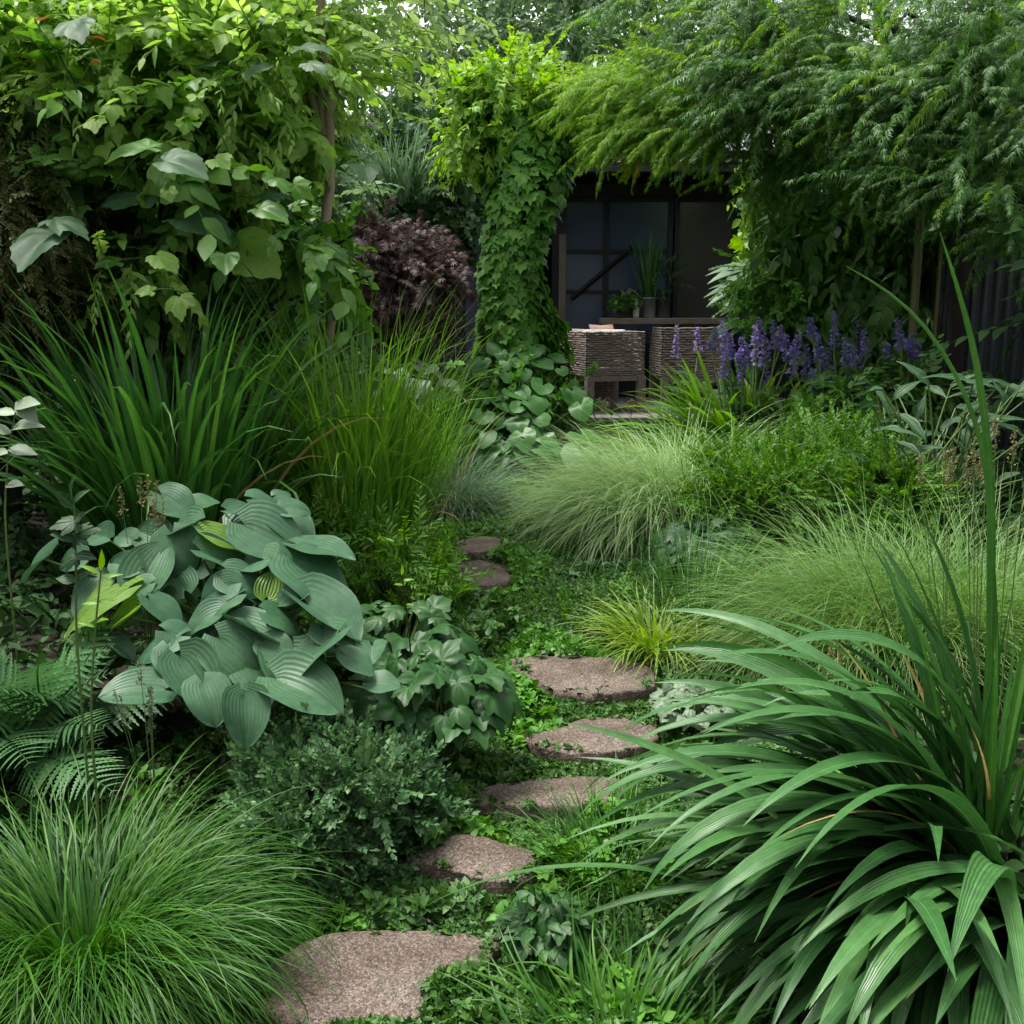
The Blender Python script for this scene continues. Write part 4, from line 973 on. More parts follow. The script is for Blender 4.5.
# ------------------------------------------------------------------ right border
# big strap-leaved plant, bottom right : every large leaf its own
g = np.random.default_rng(91)
c = B(982, 860, 2.25); o = thing('strap_leaf_plant', 'huge plant of arching ribbed strap leaves filling the bottom right corner', 'plant', c)
mb_rest = MB()
def strap(n, c, az, th0, bend, L, W, spread):
    b = np.tile(c, (n, 1)) + g.normal(0, spread, (n, 3)) * [1, .6, 0]
    return b, g.uniform(*az, n), g.uniform(*th0, n), g.uniform(*bend, n), g.uniform(*L, n), g.uniform(*W, n)
c3 = c + V3([.12, .22, .03]); c4 = c + V3([.05, -.12, -.02])
sets = [strap(34, c, (R(165), R(215)), (R(18), R(48)), (R(75), R(118)), (.86, 1.22), (.044, .074), .06),
        strap(24, c3, (R(150), R(205)), (R(14), R(46)), (R(65), R(112)), (.84, 1.2), (.04, .068), .08),
        strap(26, c4, (R(195), R(258)), (R(25), R(62)), (R(75), R(125)), (.6, 1.0), (.04, .066), .07),
        strap(8, c4, (R(-100), R(10)), (R(15), R(45)), (R(90), R(140)), (.5, .75), (.04, .058), .05),
        strap(8, c3, (R(130), R(185)), (R(3), R(22)), (R(15), R(60)), (.7, 1.0), (.03, .05), .06)]
for b, az, th, bd, L, W in sets:
    for k in range(len(b)):
        mb = MB(); blades(mb, b[k:k + 1], az[k], th[k], bd[k], L[k], W[k], 18, .28, g.uniform(1.2, 1.9), 'strap', g.normal(0, .35), g.normal(0, .12)); part('leaf', mb, M['strap'], o)
mb = MB(); b, az, th, bd, L, W = strap(190, c - [.04, 0, 0], (R(150), R(262)), (R(30), R(72)), (R(50), R(105)), (.5, 1.0), (.026, .05), .11)
blades(mb, b, az, th, bd, L, W, 12, .28, 1.25, 'strap', g.normal(0, .4, 190), g.normal(0, .2, 190)); tag(part('under_foliage', mb, M['strap'], o), kind='stuff')
mb = MB(); b, az, th, bd, L, W = strap(3, c, (R(150), R(230)), (R(15), R(50)), (R(50), R(100)), (.7, 1.1), (.004, .009), .05)
blades(mb, b, az, th, bd, L, W, 12, .4, 1.25, 'strap'); part('dead_foliage', mb, M['straw'], o)
# upright reeds rising behind it
c2 = B(985, 800, 2.5)
grass_clump('reed', 'tall stiff upright reed stems at the right edge behind the strap leaves', 'reed', c2, 34, .16, (.6, 1.15), (.010, .022), (0, 18), (0, 30), M['sword'], 93, prof='sword', seg=9, dead=3, fold=.4, sway=.1)
def long_blade(label, pts, W, mat='sword'):
    w = V3([P(*q) for q in pts]); b = w[0].copy(); b[2] = ground(b[0], b[1]); o = thing('long_leaf_shoot', label, 'leaf shoot', b)
    w = np.concatenate([[b], w]); L = np.concatenate([[0], np.cumsum(np.linalg.norm(np.diff(w, axis=0), axis=1))]); s = np.linspace(0, L[-1], 26)
    cv = np.stack([np.interp(s, L, w[:, i]) for i in range(3)], -1)
    for _ in range(6): cv[1:-1] = (cv[:-2] + 2 * cv[1:-1] + cv[2:]) / 4
    t = s / L[-1]; ww = W * np.minimum(1, .35 + 1.3 * t) * (1 - t ** 4) ** .8 / 2 + .0008
    tg = nz(np.gradient(cv, axis=0)); sd = nz(np.cross(tg, [0, 1, 0.])); nr = np.cross(tg, sd)
    V = np.stack([cv - sd * ww[:, None], cv + nr * ww[:, None] * .5, cv + sd * ww[:, None]], 1)
    q = [(i * 3 + j, i * 3 + j + 1, i * 3 + j + 4, i * 3 + j + 3) for i in range(25) for j in range(2)]
    uv = np.stack(np.broadcast_arrays(V3([0, .5, 1])[None], t[:, None]), -1).reshape(-1, 2)
    mb = MB(); mb.add(V.reshape(-1, 3), q, None, uv); part('blade', mb, M[mat], o)
    mb = MB(); tube(mb, cv[:14] + [0, .004, 0], np.linspace(.006, .003, 14), 5); part('stem', mb, M['stalk'], o)
long_blade('tall upright pale leaf blade at the right edge before the dark shed', [(990, 700, 2.4), (992, 470, 2.4), (975, 340, 2.4), (940, 232, 2.35)], .022)
long_blade('thin blade arching left over the violet spikes from the right edge', [(1000, 690, 2.6), (985, 430, 2.6), (935, 330, 2.6), (895, 288, 2.6), (846, 266, 2.6)], .013)
long_blade('straight narrow stem with blade leaning across the second feather grass', [(985, 800, 2.4), (935, 660, 2.4), (880, 555, 2.5), (868, 540, 2.5)], .012)
# flower stalks in the right corner
for k, (px, py, Y, lab) in enumerate([(1004, 415, 2.7, 'yellowish seed head nodding at the right edge beside the tall blades'), (985, 452, 2.9, 'brown seed head over the second feather grass, right of the broad glaucous leaves'),
                                      (948, 458, 3.2, 'tan seed head in front of the broad glaucous leaves'), (660, 520, 4.9, 'pale seed plume on the right flank of the pale feather grass'), (838, 640, 3.1, 'dull tan seed sprays inside the second feather grass')]):
    dried('seed_head_stem', lab, px, 640, py, Y, 70, .009, .035, 100 + k, 4, group=None)
# feather grasses
c = B(668, 560, 5.45)
grass_clump('feather_grass', 'large pale silvery feather grass mound right of the small stones', 'grass', c, 6800, .41, (.54, .96), (.003, .0052), (2, 60), (50, 125), M['stipa'], 111, seg=9, sway=.25, fold=0, azb=(R(195), .4, .6), sq=.8)
c = B(880, 640, 3.75)
grass_clump('feather_grass', 'mid-green feather grass mound behind the strap leaves at right', 'grass', c, 3600, .36, (.55, .9), (.0026, .0045), (2, 60), (50, 120), M['stipa2'], 112, seg=9, sway=.3, fold=0, azb=(R(195), .35, .7), dead=120, sq=.8)
c = B(985, 600, 3.6)
grass_clump('feather_grass', 'finer upright grass at the right edge beside the seed heads', 'grass', c, 1300, .25, (.5, .85), (.0026, .0045), (0, 45), (30, 100), M['stipa2'], 113, seg=8, sway=.3, fold=0)
c = B(655, 655, 4.0)
grass_clump('golden_grass', 'small golden-green grass spilling over the half-hidden stepping stone', 'grass', c, 460, .11, (.26, .46), (.006, .012), (2, 55), (50, 125), M['golden'], 115, seg=8, sway=.3, dead=25)
c = B(690, 640, 4.2)
grass_clump('rush', 'dark upright rush tuft just behind the golden grass', 'grass', c, 260, .14, (.35, .58), (.006, .01), (0, 28), (5, 60), M['sword'], 116, seg=7)
c = B(720, 650, 3.95)
grass_clump('golden_grass', 'lime green low grass between golden grass and second feather grass', 'grass', c, 220, .12, (.2, .35), (.005, .009), (5, 60), (50, 100), M['golden'], 117, seg=7)
# feathery bright mound
g = np.random.default_rng(121)
THR = [spray([tiny(.2, .3), tiny(.24, .3)], 26, .17, .027, 58, .15, g, .0025, taper=.5) for _ in range(5)]
b = B(780, 540, 5.0)
shrub('feathery_perennial', 'bright green finely cut perennial mound right of the pale feather grass', 'plant', b,
      [(P(760, 500, 4.9), (.36, .3, .22), 1), (P(830, 480, 5.1), (.38, .3, .22), 1), (P(880, 505, 4.8), (.28, .25, .18), .7), (P(735, 475, 5.2), (.2, .2, .14), .4)], THR, 3800, M['feathery'], 122, r0=.006, out=.6, droop=-.25, shell=.5, thr=-1.1, lump=.2)
b = B(700, 560, 4.6)
leafy_clump('round_leaf_plant', 'bluish round-lobed leaves under the feathery perennial', 'plant', b, P(698, 545, 4.6), (.2, .15, .12), 60, .09, CUT + OAK, M['glaucous'], 123)
leafy_clump('ground_ivy', 'pale-leaved low plant at the path edge right of the fourth stone', 'plant', B(690, 715, 3.3), P(690, 705, 3.3), (.12, .12, .06), 85, .04, OAK, M['silver'], 124)
# grassy fringe bottom centre
c = B(610, 1000, 1.95)
grass_clump('fringe_grass', 'short soft light green grass at the bottom edge beside the strap leaves', 'grass', c + [.03, 0, 0], 520, .2, (.18, .36), (.006, .011), (5, 65), (20, 90), M['grass_bright'], 125, seg=7, sway=.6)
c = B(600, 860, 2.6)
grass_clump('fringe_grass', 'wispy light green grass between the second stone and the strap leaves', 'grass', c + [.05, 0, 0], 420, .15, (.2, .38), (.004, .007), (0, 50), (20, 90), M['grass_bright'], 126, seg=7, sway=.6)
# daylily clump and lupin spikes
c = B(745, 440, 7.0)
grass_clump('daylily', 'arching bright strap-leaved daylily clump in front of the violet spikes', 'plant', c, 260, .26, (.7, 1.05), (.022, .036), (3, 45), (25, 95), M['tallgrass'], 131, prof='strap', seg=9, fold=.4, dead=6)
c = B(672, 435, 7.1)
grass_clump('daylily', 'yellow-green arching grass tuft between wicker chair and daylily', 'grass', c, 320, .22, (.5, .8), (.01, .018), (10, 60), (40, 100), M['tallgrass'], 132, prof='strap', seg=8, fold=.3)
def lupins(label, base_px, spikes, seed, Y, pale=()):
    g = np.random.default_rng(seed); b = B(base_px[0], base_px[1], Y); o = thing('lupin', label, 'flowering plant', b, 'violet flower spikes along the right border')
    for k, (px, pt, pb) in enumerate(spikes):
        Yk = Y + g.normal(0, .18); t, e = P(px, pt, Yk), P(px + g.normal(0, 3), pb, Yk); L = np.linalg.norm(t - e)
        mb = MB(); tube(mb, np.concatenate([curve(b + g.normal(0, .05, 3) * [1, 1, 0], e, [0, 0, 0], 6), [t]]), [.006] * 6 + [.002], 5); st = part('flower_stem', mb, M['stalk'], o)
        n = 95; s = g.uniform(0, 1, n); a = g.uniform(0, 6.28, n); r = .036 * (1 - .7 * s) * g.uniform(.5, 1.1, n)
        d = np.stack([np.cos(a), np.sin(a), .35 + 0 * a], -1); p = e + (t - e) * s[:, None] + d * r[:, None] * .6
        mb = MB(); inst(mb, [tiny(.55, .9, .4), tiny(.45, .6, -.3)], p, d, g.normal(0, .4, (n, 3)) + [0, 0, 1], .028 * (1 - .5 * s) * g.uniform(.6, 1.3, n), g)
        part('flower_spike', mb, M['mauve' if k in pale else 'violet'], st)
    mb = MB(); n = 46; a = g.uniform(0, 6.28, n); pp = b + np.stack([.25 * np.cos(a) * g.random(n), .2 * np.sin(a), g.uniform(.15, .62, n)], -1)
    fan = join_tpl([(ovate(.13, .3, .2), (0, 0, 0), (math.cos(q), math.sin(q), .25), (0, 0, 1), 1.) for q in np.arange(9) / 9 * 6.28])
    inst(mb, [fan], pp, np.stack([np.cos(a), np.sin(a), 0 * a], -1), np.tile([0, -.3, 1.], (n, 1)), g.uniform(.07, .11, n), g); part('foliage', mb, M['anemone'], o)
    return o
lupins('violet flower spikes above the daylily, nearest the second wicker chair', (745, 445), [(722, 322, 362), (731, 333, 360), (742, 338, 362), (755, 325, 368), (764, 330, 362), (772, 320, 352), (780, 325, 350), (738, 355, 385), (765, 362, 395), (716, 328, 352), (748, 345, 372), (760, 318, 345), (786, 335, 362), (728, 350, 380)], 141, 6.7, (3, 4, 6))
lupins('deep violet flower spikes right of the daylily before the climbing shrub', (835, 450), [(797, 352, 380), (806, 345, 385), (813, 370, 400), (822, 360, 385), (835, 312, 352), (845, 338, 372), (857, 312, 352), (852, 345, 372), (828, 352, 384), (838, 378, 400), (868, 380, 395), (800, 330, 358), (818, 335, 365), (848, 360, 395), (864, 330, 360), (810, 318, 340)], 142, 6.6, (0, 6))
lupins('darker violet flower spikes standing before the bamboo canes', (905, 450), [(897, 318, 352), (906, 340, 362), (888, 345, 368), (912, 335, 358), (893, 362, 392), (918, 345, 362)], 143, 6.4)
lupins('two thin mauve spikes in front of the second wicker chair', (690, 420), [(677, 325, 360), (697, 328, 352)], 144, 8.6, (0, 1))
# broad glaucous leaves right
c = B(930, 470, 4.9); g = np.random.default_rng(151)
o = thing('broad_leaf_plant', 'coarse plant with long drooping grey-green leaves before the dark shed', 'plant', c)
BL = [ovate(.17, .3, .55, wave=.03, n=9), ovate(.19, .25, .9, wave=.04, n=9), ovate(.16, .35, .3, wave=.02, n=9)]
ms = MB()
for k in range(70):
    px, py, Y = g.uniform(868, 1035), g.uniform(385, 485), g.uniform(4.6, 5.4); p = P(px, py, Y); d = V3([g.normal(0, .8), g.normal(-.3, .5), g.uniform(-.3, .9)])
    mb = MB(); inst(mb, BL, [p], [d], [V3([g.normal(0, .3), -.5, 1])], [g.uniform(.11, .21)], g); part('leaf', mb, M['glaucous'], o)
    tube(ms, curve(c + g.normal(0, .06, 3) * [1.5, 1, 0], p, [0, 0, .05], 6), np.linspace(.006, .004, 6), 4)
part('stalk', ms, M['stalk'], o)
g = np.random.default_rng(152)
shrub('leafy_bush', 'loose green bush beneath the violet spikes above the feathery perennial', 'shrub', B(850, 450, 6.2), [(P(835, 425, 6.2), (.4, .3, .25), 1), (P(900, 400, 6.4), (.4, .3, .28), 1), (P(770, 430, 6.6), (.3, .25, .15), .4)], [spray(NARROW + OV, 9, .2, .09, 55, .3, g, .004) for _ in range(4)], 420, M['vinewall'], 153, r0=.01, thr=-1.2)

# ------------------------------------------------------------------ vine-clad post with its arch of foliage
g = np.random.default_rng(161)
PYc = 8.1; pb = P(518, 425, PYc); pb[2] = float(ground(pb[0], PYc)); ptop = P(518, 105, PYc)
po = thing('garden_post', 'dark timber post hidden inside the climbing vine, with beam on top', 'post', pb)
mb = MB(); bevel_box(mb, pb[0] - .07, pb[0] + .07, PYc - .07, PYc + .07, pb[2] - .05, ptop[2], .01); part('pole', mb, M['dark_bark'], po, True)
mb = MB(); bevel_box(mb, pb[0] - .45, P(700, 150, 9.5)[0], PYc - .05, PYc + .05, ptop[2] + .003, ptop[2] + .12, .01); part('beam', mb, M['dark_bark'], po, True)
vo = thing('climbing_vine', 'dense green vine with overlapping lobed leaves cladding the post before the house', 'climbing vine', pb + [0, -.12, 0])
mb = MB(); N = 5200
t = g.uniform(0, 1, N); a = g.uniform(0, 2 * PI, N)
zz = pb[2] + .1 + (ptop[2] - pb[2] - .1) * t
wob = noise3(np.stack([np.cos(a), np.sin(a), zz * 1.6], -1), 8, 2.)
rr = (.225 + .075 * wob) * (1 + .4 * np.clip((.22 - t) / .22, 0, 1) + .45 * np.clip((t - .66) / .3, 0, 1)) - .07 * g.uniform(0, 1, N) ** 2 * 2
p = np.stack([pb[0] + .03 * np.sin(zz * 3) + rr * np.cos(a), PYc + rr * np.sin(a), zz], -1)
d = np.stack([np.cos(a) * .55, np.sin(a) * .55, -.75 + 0 * a], -1) + g.normal(0, .22, (N, 3)); n = np.stack([np.cos(a), np.sin(a), .75 + 0 * a], -1) + g.normal(0, .2, (N, 3))
inst(mb, IVY, p, d, n, .085 * g.uniform(.5, 1.35, N), g); part('foliage', mb, M['ivy'], vo)
mb = MB(); tubes = [curve(pb + [.1 * math.cos(q), .1 * math.sin(q) - .02, 0], [pb[0] + .09 * math.cos(q + 1.5), PYc + .09 * math.sin(q + 1.5), ptop[2]], [0, 0, 0], 12, g, .02) for q in (0, 1.3, 2.7, 4.2, 5.3)]
for tt in tubes: tube(mb, tt, .012, 5)
part('stem', mb, M['bark'], vo)
# overhanging head
mb = MB(); HD = [spray(IVY + NARROW, 12, .26, .075, 50, .3, g, .004, taper=.4) for _ in range(4)]
for cc, r, n in ((P(512, 112, 8.1), (.4, .4, .22), 240), (P(478, 135, 8.1), (.2, .3, .24), 110), (P(560, 108, 8.2), (.34, .35, .18), 150), (P(520, 90, 8.2), (.42, .35, .14), 150), (P(505, 80, 8.0), (.3, .3, .12), 60)):
    crown(mb, HD, cc, r, n, g, 1., .55, .8, .35, thr=-1.3)
mbs = MB()
for cc, r, n in ((P(508, 392, 7.9), (.42, .4, .26), 150), (P(480, 410, 7.8), (.36, .35, .2), 110), (P(545, 412, 7.9), (.28, .35, .2), 90)): crown(mbs, HD, cc, r, n, g, .95, .6, .8, .3, thr=-1.3)
part('foliage_skirt', mbs, M['ivy'], vo)
part('foliage_head', mb, M['ivy_light'], vo)
# skirt of big round leaves at its foot
ms = MB(); sk = B(510, 425, 7.6); so = thing('round_leaved_plant', 'skirt of broad rounded leaves spreading at the foot of the vine post', 'plant', sk)
for k in range(100):
    t_ = g.random(); px = 508 + g.normal(0, 36) * (.45 + t_) + (g.uniform(-25, 10) if t_ > .5 else 0); py = 345 + 110 * t_; Y = 7.8 - .75 * t_ + g.normal(0, .06)
    p = P(px, py, Y); s_ = (.14 + .08 * t_) * g.uniform(.6, 1.2); dx = np.sign(px - 512) * .6
    mb = MB(); inst(mb, ROUND, [p], [V3([dx + g.normal(0, .5), -.7, -.35])], [V3([g.normal(0, .25), -.45, 1])], [s_], g); part('leaf', mb, M['round'], so)
    tube(ms, curve(sk + g.normal(0, .05, 3) * [1, 1, 0], p, [0, 0, .05], 5), np.linspace(.006, .003, 5), 4)
part('stalk', ms, M['stalk'], so)
leafy_clump('round_leaved_plant', 'pale rounded leaves left of the vine post above the grey-green fescue', 'plant', B(390, 430, 7.0), P(392, 385, 7.0), (.42, .3, .15), 70, .17, ROUND, M['silver'], 163)
for px, lab in ((603, 'left of two dried seed heads before the terrace edge'), (630, 'right of two dried seed heads before the terrace edge')):
    dried('dried_seed_head', lab, px, 440, 400, 8.7, 55, .016, .025, 170 + px, 4)
# ------------------------------------------------------------------ purple maple and planting behind it
g = np.random.default_rng(181)
DIS = [dissected(g, 7, .06, 80) for _ in range(3)]
PM = [spray(DIS, 11, .2, .062, 60, .3, g, .003, taper=.3, flat=.6, flop=.25) for _ in range(4)]
b = B(405, 400, 7.8)
shrub('purple_maple', 'domed dark purple cut-leaf maple between the back fence and the vine post', 'tree', b, [(P(394, 256, 7.6), (.36, .4, .18), 1), (P(345, 266, 7.4), (.26, .35, .16), .8), (P(425, 275, 7.7), (.16, .35, .18), .6), (P(378, 285, 7.5), (.36, .35, .2), .9), (P(400, 308, 7.5), (.32, .35, .18), .6)],
      PM, 2600, M['purple'], 182, r0=.03, limb=5, out=.5, droop=.3, rand=.6, thr=-1.0, up=1.2, shell=.35)
OVS = [spray(OV, 11, .28, .085, 55, .3, g, .004, taper=.3) for _ in range(5)]
shrub('evergreen_shrub', 'dark glossy small-leaved evergreen above the purple maple', 'shrub', B(430, 380, 9.6), [(P(405, 215, 9.6), (.6, .5, .4), 1), (P(430, 215, 9.7), (.35, .4, .4), .7), (P(430, 170, 10), (.6, .5, .5), .8), (P(395, 300, 9.9), (.4, .4, .5), .5)], OVS, 1100, M['darkleaf'], 183, r0=.03, out=.7, droop=.1)
c = P(398, 205, 9.3)
grass_clump('striped_grass', 'pale upright grassy tuft high behind the purple maple', 'grass', V3([c[0], 9.3, c[2]]), 330, .3, (.55, .95), (.012, .02), (0, 35), (20, 80), M['fescue'], 184, seg=7)
# ------------------------------------------------------------------ fences, shed
F1 = 12.6
fo = thing('fence', 'dark timber boundary fence with pale capping rail behind the purple maple', 'fence', (-3.2, F1, .5))
xa, xb = -7.5, X_(462) - .003; ztp = P(400, 128, F1)[2]
mb = MB(); k = 0; x = xa
while x < xb - .02: bevel_box(mb, x, min(x + .138, xb), F1, F1 + .025 + .003 * (k % 2), .3, ztp, .004); x += .142; k += 1
part('boards', mb, M['black'], fo, True)
mb = MB(); bevel_box(mb, xa, xb, F1 - .05, F1 + .08, ztp + .002, ztp + .05, .006); part('capping_rail', mb, M['oldwood'], fo, True)
shd = thing('shed', 'dark corrugated metal shed half hidden by foliage at the right edge', 'shed', (3.6, 7.6, .5))
sx0, sx1, sy0, sy1, sz = 2.95, 6.2, 6.9, 10.5, 3.25
def corr(mb, a, b_, z0, z1, pitch=.075, amp=.016, nrm=(0, -1)):
    L = math.hypot(b_[0] - a[0], b_[1] - a[1]); n = int(L / pitch * 10); s = np.linspace(0, 1, n); off = amp * np.clip(1.6 * np.sin(s * L / pitch * 2 * PI), -1, 1)
    x = a[0] + (b_[0] - a[0]) * s + nrm[0] * off; y = a[1] + (b_[1] - a[1]) * s + nrm[1] * off
    v = np.concatenate([np.stack([x, y, np.full(n, z)], -1) for z in (z0, z1)]); i = np.arange(n - 1)
    mb.add(v, np.stack([i, i + 1, i + n + 1, i + n], -1))
mb = MB(); corr(mb, (sx0, sy0), (sx1, sy0), .2, sz); corr(mb, (sx0, sy1), (sx0, sy0), .2, sz, nrm=(-1, 0)); box(mb, sx0 + .03, sx1, sy0 + .03, sy1, .2, sz - .02)
part('wall', mb, M['shed'], shd, True)
mb = MB(); bevel_box(mb, sx0 - .12, sx1 + .2, sy0 - .75, sy1 + .2, sz + .003, sz + .14, .01); part('roof', mb, M['roof'], shd, True)
mb = MB(); bevel_box(mb, sx0 - .03, sx0 + .05, sy0 - .045, sy0 - .02, .2, sz - .01, .004); part('corner_trim', mb, M['black'], shd, True)

# ------------------------------------------------------------------ right-hand climbers and canopy
g = np.random.default_rng(201)
VW = [spray(OV + NARROW, 11, .36, .13, 50, .6, g, .005, taper=.3, flop=.3) for _ in range(5)]
shrub('climbing_shrub', 'wall of drooping dark green leaves right of the house window', 'climbing plant', B(825, 420, 7.6),
      [(P(838, 200, 7.8), (.45, .45, .55), 1.1), (P(850, 250, 7.5), (.55, .45, .6), 1.2), (P(822, 290, 8.0), (.3, .4, .45), .7), (P(860, 170, 7.6), (.7, .5, .5), 1), (P(880, 320, 7.4), (.45, .4, .5), .8), (P(960, 160, 7.3), (.6, .5, .5), .7)],
      VW, 1500, M['vinewall'], 202, r0=.03, limb=5, out=.5, droop=.8, rand=.35, thr=-1.1)
b = B(800, 400, 7.6)
shrub('small_leaf_shrub', 'lighter green small-leaved shrub above the violet spikes', 'shrub', b, [(P(800, 280, 7.6), (.36, .3, .28), 1), (P(770, 300, 7.7), (.25, .25, .2), .5), (P(842, 290, 7.6), (.25, .3, .25), .5)], [spray(TINY + OV, 14, .2, .05, 60, .2, g, .003, taper=.3) for _ in range(4)], 620, M['ivy'], 203, r0=.012, thr=-1.1)
# hanging vine strand
vs = thing('vine_strand', 'narrow strand of light green leaves hanging down the right side of the house window', 'climbing vine', P(742, 300, 9.2))
mb = MB(); cv = np.concatenate([curve(P(742, 300, 9.2), P(757, 165, 9.2), [.03, 0, 0], 10)]); tube(mb, cv, .008, 5); part('stem', mb, M['bark'], vs)
mb = MB(); s = g.uniform(0, 1, 260); p = np.stack([np.interp(s, np.linspace(0, 1, 10), cv[:, i]) for i in range(3)], -1) + g.normal(0, .075, (260, 3))
inst(mb, IVY + OV, p, g.normal(0, .6, (260, 3)) + [0, -.4, -.7], g.normal(0, .4, (260, 3)) + [0, -.6, .6], .09 * g.uniform(.6, 1.3, 260), g); part('foliage', mb, M['ivy_light'], vs)
# fatsia
FAT = [join_tpl([(ovate(.15, .2, .3, n=7), (0, 0, 0), (math.sin(R(a)), math.cos(R(a)), .0), (0, 0, 1), 1 - .3 * abs(a) / 110) for a in (-110, -78, -50, -24, 0, 24, 50, 78, 110)])]
c = B(740, 400, 8.2); fo2 = thing('fatsia', 'glossy hand-shaped leaves reaching left in front of the house window', 'shrub', c); ms = MB()
for px, py, s_, dx, dz in ((738, 268, .34, -1, -.1), (735, 285, .34, -1, -.25), (745, 300, .3, -.9, -.4), (738, 322, .26, -1, -.1), (770, 262, .3, .4, -.3), (760, 245, .26, -.2, .3), (765, 295, .3, .2, -.5), (778, 282, .3, .6, -.2), (755, 318, .26, -.3, -.6)):
    p = P(px + 10, py, 8.2); mb = MB(); inst(mb, FAT, [p], [V3([dx, -.35, dz])], [V3([.1, -.45, 1])], [s_], g); part('leaf', mb, M['fatsia'], fo2)
    tube(ms, curve(c, p, [.05, 0, .1], 7), np.linspace(.012, .006, 7), 5)
part('stem', ms, M['stalk'], fo2)
# bamboo canes
for px, r, lab in ((903, .03, 'thick yellow-green bamboo cane in the dark gap left of the shed'), (925, .014, 'thin bamboo cane just right of the thick one')):
    p0 = B(px, 420, 6.7); p1 = P(px + 1, 90, 6.7); zs = np.linspace(p0[2], p1[2], 60); rr = r * (1 + .12 * (np.abs(((zs / .32) % 1) - .5) > .46)) * np.linspace(1, .8, 60)
    mb = MB(); tube(mb, np.stack([p0[0] + .02 * np.sin(zs), 6.7 + 0 * zs, zs], -1), rr, 10); single('bamboo_cane', mb, M['cane'], lab, 'bamboo', p0, 'bamboo canes')
# weeping cut-leaf maple canopy
g = np.random.default_rng(211)
DG = [dissected(g, 5, .055, 50, .5, 3) for _ in range(4)]
AC = [spray(DG, 19, .38, .072, 46, dr_, g, .003, taper=.4, flop=.15, flat=.5) for dr_ in (.15, .25, .3, .4, .5, .3)]
b = B(942, 420, 6.9)
mo = thing('weeping_maple', 'large weeping cut-leaf maple whose layered green sprays overhang the right side', 'tree', b)
blobs = [(P(725, 35, 7.2), (.42, .6, .25), 100, -1), (P(790, 20, 6.8), (.7, .7, .36), 190, -1), (P(900, 20, 6.4), (.8, .7, .4), 220, -1), (P(1000, 40, 6.0), (.7, .7, .45), 200, -1), (P(742, 90, 7.0), (.26, .5, .16), 70, -1),
         (P(770, 80, 6.7), (.5, .5, .25), 170, -1), (P(860, 90, 6.4), (.6, .6, .28), 210, -1), (P(950, 105, 6.0), (.6, .6, .28), 190, -1), (P(1020, 125, 5.8), (.45, .5, .28), 110, -1), (P(800, -20, 6.8), (1., .7, .35), 130, -1), (P(665, -5, 7.8), (.5, .6, .25), 70, -1), (P(930, 165, 6.0), (.45, .4, .14), 50, -1), (P(985, 180, 5.8), (.38, .4, .14), 55, -1), (P(1020, 215, 5.7), (.25, .3, .12), 28, -1), (P(800, 160, 6.9), (.35, .35, .12), 40, -1), (P(780, 135, 6.9), (.35, .4, .16), 60, -1)]
mb = MB(); mb2 = MB(); tg = []
for cc, r, n, _ in blobs:
    crown(mb, AC, cc, r, int(n * 1.75), g, .85, .75, .45, .15, rand=.42, thr=-.7, bias=(-.6, -.2, 0), lump=.28, up=1.); crown(mb2, AC, cc, r, int(n * .16), g, .85, .5, .5, .15, rand=.42, thr=-.7, bias=(-.6, -.2, 0), lump=.28, up=1.); tg.append(cc)
part('foliage', mb, M['acer'], mo); part('lit_tone_foliage', mb2, M['acer_lit'], mo)  # second part: lighter-coloured sprays mixed in to imitate sunlit spots
mb = MB(); tr = P(955, 60, 6.7); tube(mb, curve(b, tr, [.1, 0, .1], 14, g, .015), np.linspace(.055, .04, 14), 10)
for cc in tg: tube(mb, curve(tr - [0, 0, .4], cc, [0, 0, .25], 10, g, .02), np.linspace(.035, .008, 10), 6)
part('trunk', mb, M['dark_bark'], mo)
# golden lit sprays over the roof edge
b = B(880, 400, 9.0)
go = thing('golden_maple', 'bright yellow-green cut-leaf maple branch arching over the house roof edge', 'tree', b)
mb = MB(); tg = []
for cc, r, n in ((P(612, 95, 7.3), (.26, .35, .14), 100), (P(650, 95, 7.2), (.3, .35, .14), 110), (P(690, 85, 7.2), (.34, .4, .18), 120), (P(650, 122, 7.1), (.22, .3, .07), 50), (P(640, 138, 7.1), (.36, .3, .05), 50), (P(700, 135, 7.0), (.2, .3, .05), 26), (P(705, 118, 7.1), (.28, .3, .13), 80), (P(640, 75, 7.6), (.35, .35, .16), 90)):
    crown(mb, AC, cc, r, int(n * 1.4), g, .75, .75, .35, .3, rand=.3, thr=-1.2, bias=(-.7, -.2, 0), up=1.); tg.append(cc)
part('foliage', mb, M['acer_lit'], go)
mb = MB(); crown(mb, AC, P(652, 150, 7.9), (.16, .2, .05), 7, g, .7, .7, .35, .4, bias=(-.6, 0, 0)); part('foliage_turning', mb, M['acer_gold'], go, label='orange-tinted leaves at the roof edge')
mb = MB(); tr = P(860, 60, 8.8); tube(mb, curve(b, tr, [.1, 0, 0], 12, g, .02), np.linspace(.07, .04, 12), 8)
for cc in tg: tube(mb, curve(tr, cc, [0, 0, .2], 10, g, .02), np.linspace(.03, .006, 10), 5)
part('trunk', mb, M['dark_bark'], go)

# ------------------------------------------------------------------ upper left tangle
g = np.random.default_rng(221)
